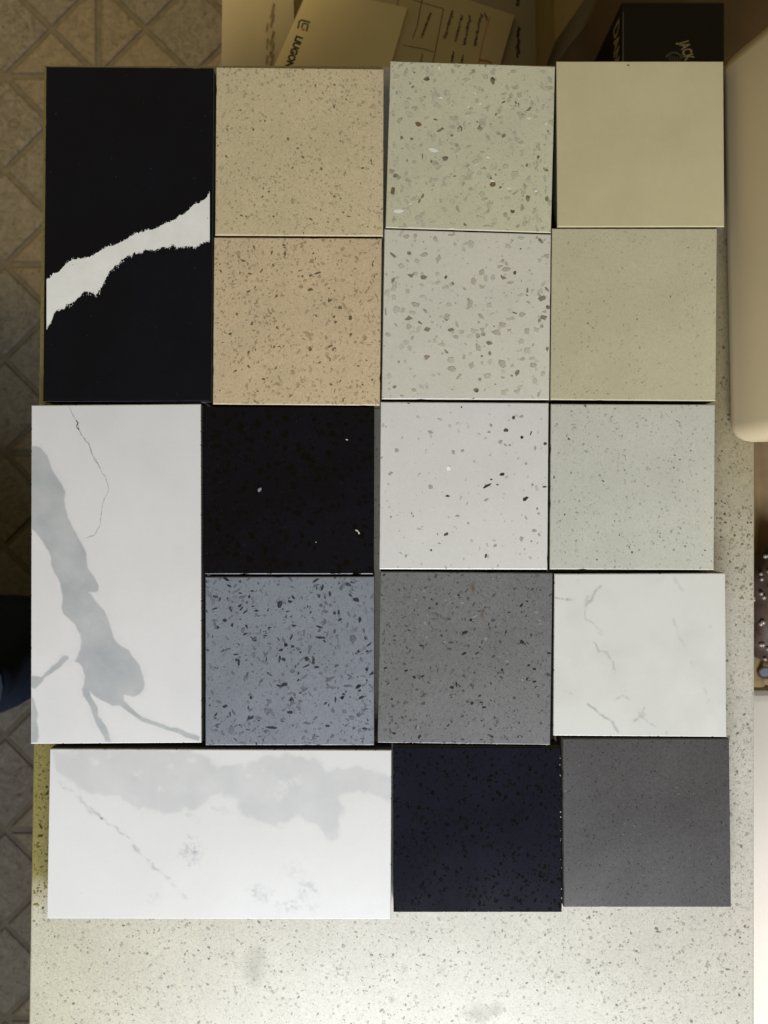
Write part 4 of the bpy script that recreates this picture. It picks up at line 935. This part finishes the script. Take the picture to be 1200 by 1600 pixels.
for (yy, tilt) in rows:
    for k in range(13):
        s = k / 12.0
        x = -0.041 + 0.082 * s + (rs.rand() - 0.5) * 0.003
        y = yy + tilt * 0.02 * math.sin(s * 6) + 0.006 * math.sin(s * 9 + yy * 300) + (rs.rand() - 0.5) * 0.004
        nx_ = min(0.985, abs(x) / 0.0425); ny_ = min(0.98, abs(y) / 0.060)
        r = (nx_ ** 2.6 + ny_ ** 2.6) ** (1 / 2.6)
        if r > 1.0: continue
        zq = 0.022 + 0.0215 * math.sqrt(max(0, 1 - r ** 2.6)) + 0.0012
        if bead_me is None:
            o = mesh_obj('bead', V, F, M_bead, purse, (x, y, zq), smooth=True); bead_me = o.data
        else:
            o = bpy.data.objects.new('bead', bead_me); C.objects.link(o); o.parent = purse; o.location = (x, y, zq)
        o.scale = (0.95 + rs.rand() * 0.4,) * 3
M_blu = plain('blue_enamel', (0.20, 0.24, 0.30), 0.3)
px_, py_ = P(1197, 1052, pz + 0.004)
V = []; F = []
for i in range(20):
    a = 2 * math.pi * i / 20
    for (r, h) in ((0.0062, 0.0), (0.0062, 0.002), (0.0046, 0.002), (0.0046, 0.0)): V.append((r * 1.2 * math.cos(a), r * math.sin(a), h))
for i in range(20):
    for k in range(4): F.append((i * 4 + k, ((i + 1) % 20) * 4 + k, ((i + 1) % 20) * 4 + (k + 1) % 4, i * 4 + (k + 1) % 4))
clasp = mesh_obj('clasp_ring', V, F, M_purse, purse, (px_ - pc[0], py_ - pc[1], 0.001))
mesh_obj('clasp_disc', [(0.0054 * math.cos(2 * math.pi * i / 16), 0.0046 * math.sin(2 * math.pi * i / 16), 0.0012) for i in range(16)], [tuple(range(16))], M_blu, clasp)

# ------------------------------------------------------------------ navy cloth form built in place of a knee at left
M_navyc = plain('added_navy_cloth', (0.014, 0.022, 0.045), 0.85, 0.2, 25, 0.2, 0.25, 700)
bag = thing('navy_form', 'dark navy rounded cloth bag standing on the floor beside the counter', 'bag', (-0.655, -0.196, 0.0063))  # bag: the navy form built in place of a knee
V = []; F = []; nu, nv = 72, 26
hx, hy = 0.225, 0.072
def form_pt(a, v):
    g = lambda q, e: math.copysign(abs(q) ** (2 / e), q)
    z = 0.44 * v
    tp = (1 - 0.10 * (1 - v)) * math.sqrt(max(0.0, 1 - max(0, (v - 0.80) / 0.2) ** 2.4 * 0.97)) * (1 - 0.06 * max(0, 1 - v * 12))
    fold = 0.0035 * math.sin(a * 6 + v * 9) + 0.003 * math.sin(v * 22 + 2 * math.cos(a))
    ex = 2.5
    x = (hx + fold) * g(math.cos(a), ex) - (1 - tp) * hx * g(math.cos(a), ex) * 0.40
    y = (hy * tp + fold * tp) * g(math.sin(a), ex)
    if tp < 0.35: x *= 0.9 + 0.1 * tp / 0.35
    return (x, y, z - 0.05 * max(0, v - 0.5) * math.cos(a) ** 2)
for j in range(nv + 1):
    for i in range(nu): V.append(form_pt(2 * math.pi * i / nu, j / nv))
for j in range(nv):
    for i in range(nu): F.append((j * nu + i, j * nu + (i + 1) % nu, (j + 1) * nu + (i + 1) % nu, (j + 1) * nu + i))
F.append(tuple(nv * nu + i for i in range(nu))); F.append(tuple(range(nu))[::-1])
mesh_obj('body', V, F, M_navyc, bag, smooth=True)
def tube(name, pts, r, mat, parent, closed=False, ns=6):
    V = []; F = []; P_ = [Vector(p) for p in pts]; n = len(P_)
    for i, p in enumerate(P_):
        d = (P_[(i + 1) % n] - P_[i - 1]) if closed else (P_[min(i + 1, n - 1)] - P_[max(i - 1, 0)])
        d.normalize(); u = d.cross(Vector((0, 0, 1)));
        if u.length < 1e-4: u = Vector((1, 0, 0))
        u.normalize(); v = d.cross(u)
        for k in range(ns): a = 2 * math.pi * k / ns; V.append(p + u * (r * math.cos(a)) + v * (r * math.sin(a)))
    for i in range(n if closed else n - 1):
        for k in range(ns): F.append((i * ns + k, i * ns + (k + 1) % ns, ((i + 1) % n) * ns + (k + 1) % ns, ((i + 1) % n) * ns + k))
    return mesh_obj(name, V, F, mat, parent, smooth=True)
M_navyp = plain('added_navy_piping', (0.020, 0.030, 0.055), 0.6, 0.1, 40)
tube('added_piping', [form_pt(2 * math.pi * i / 60, 0.86) for i in range(60)], 0.0022, M_navyp, bag, True)
tube('added_piping', [form_pt(2 * math.pi * i / 60, 0.955) for i in range(60)], 0.0018, M_navyp, bag, True)
for s in (-1, 1):
    tube('added_strap', [(-0.08 + 0.14 * k / 14, s * 0.030 - s * 0.01 * math.sin(math.pi * k / 14), 0.425 + 0.07 * math.sin(math.pi * k / 14)) for k in range(15)], 0.004, M_navyp, bag)
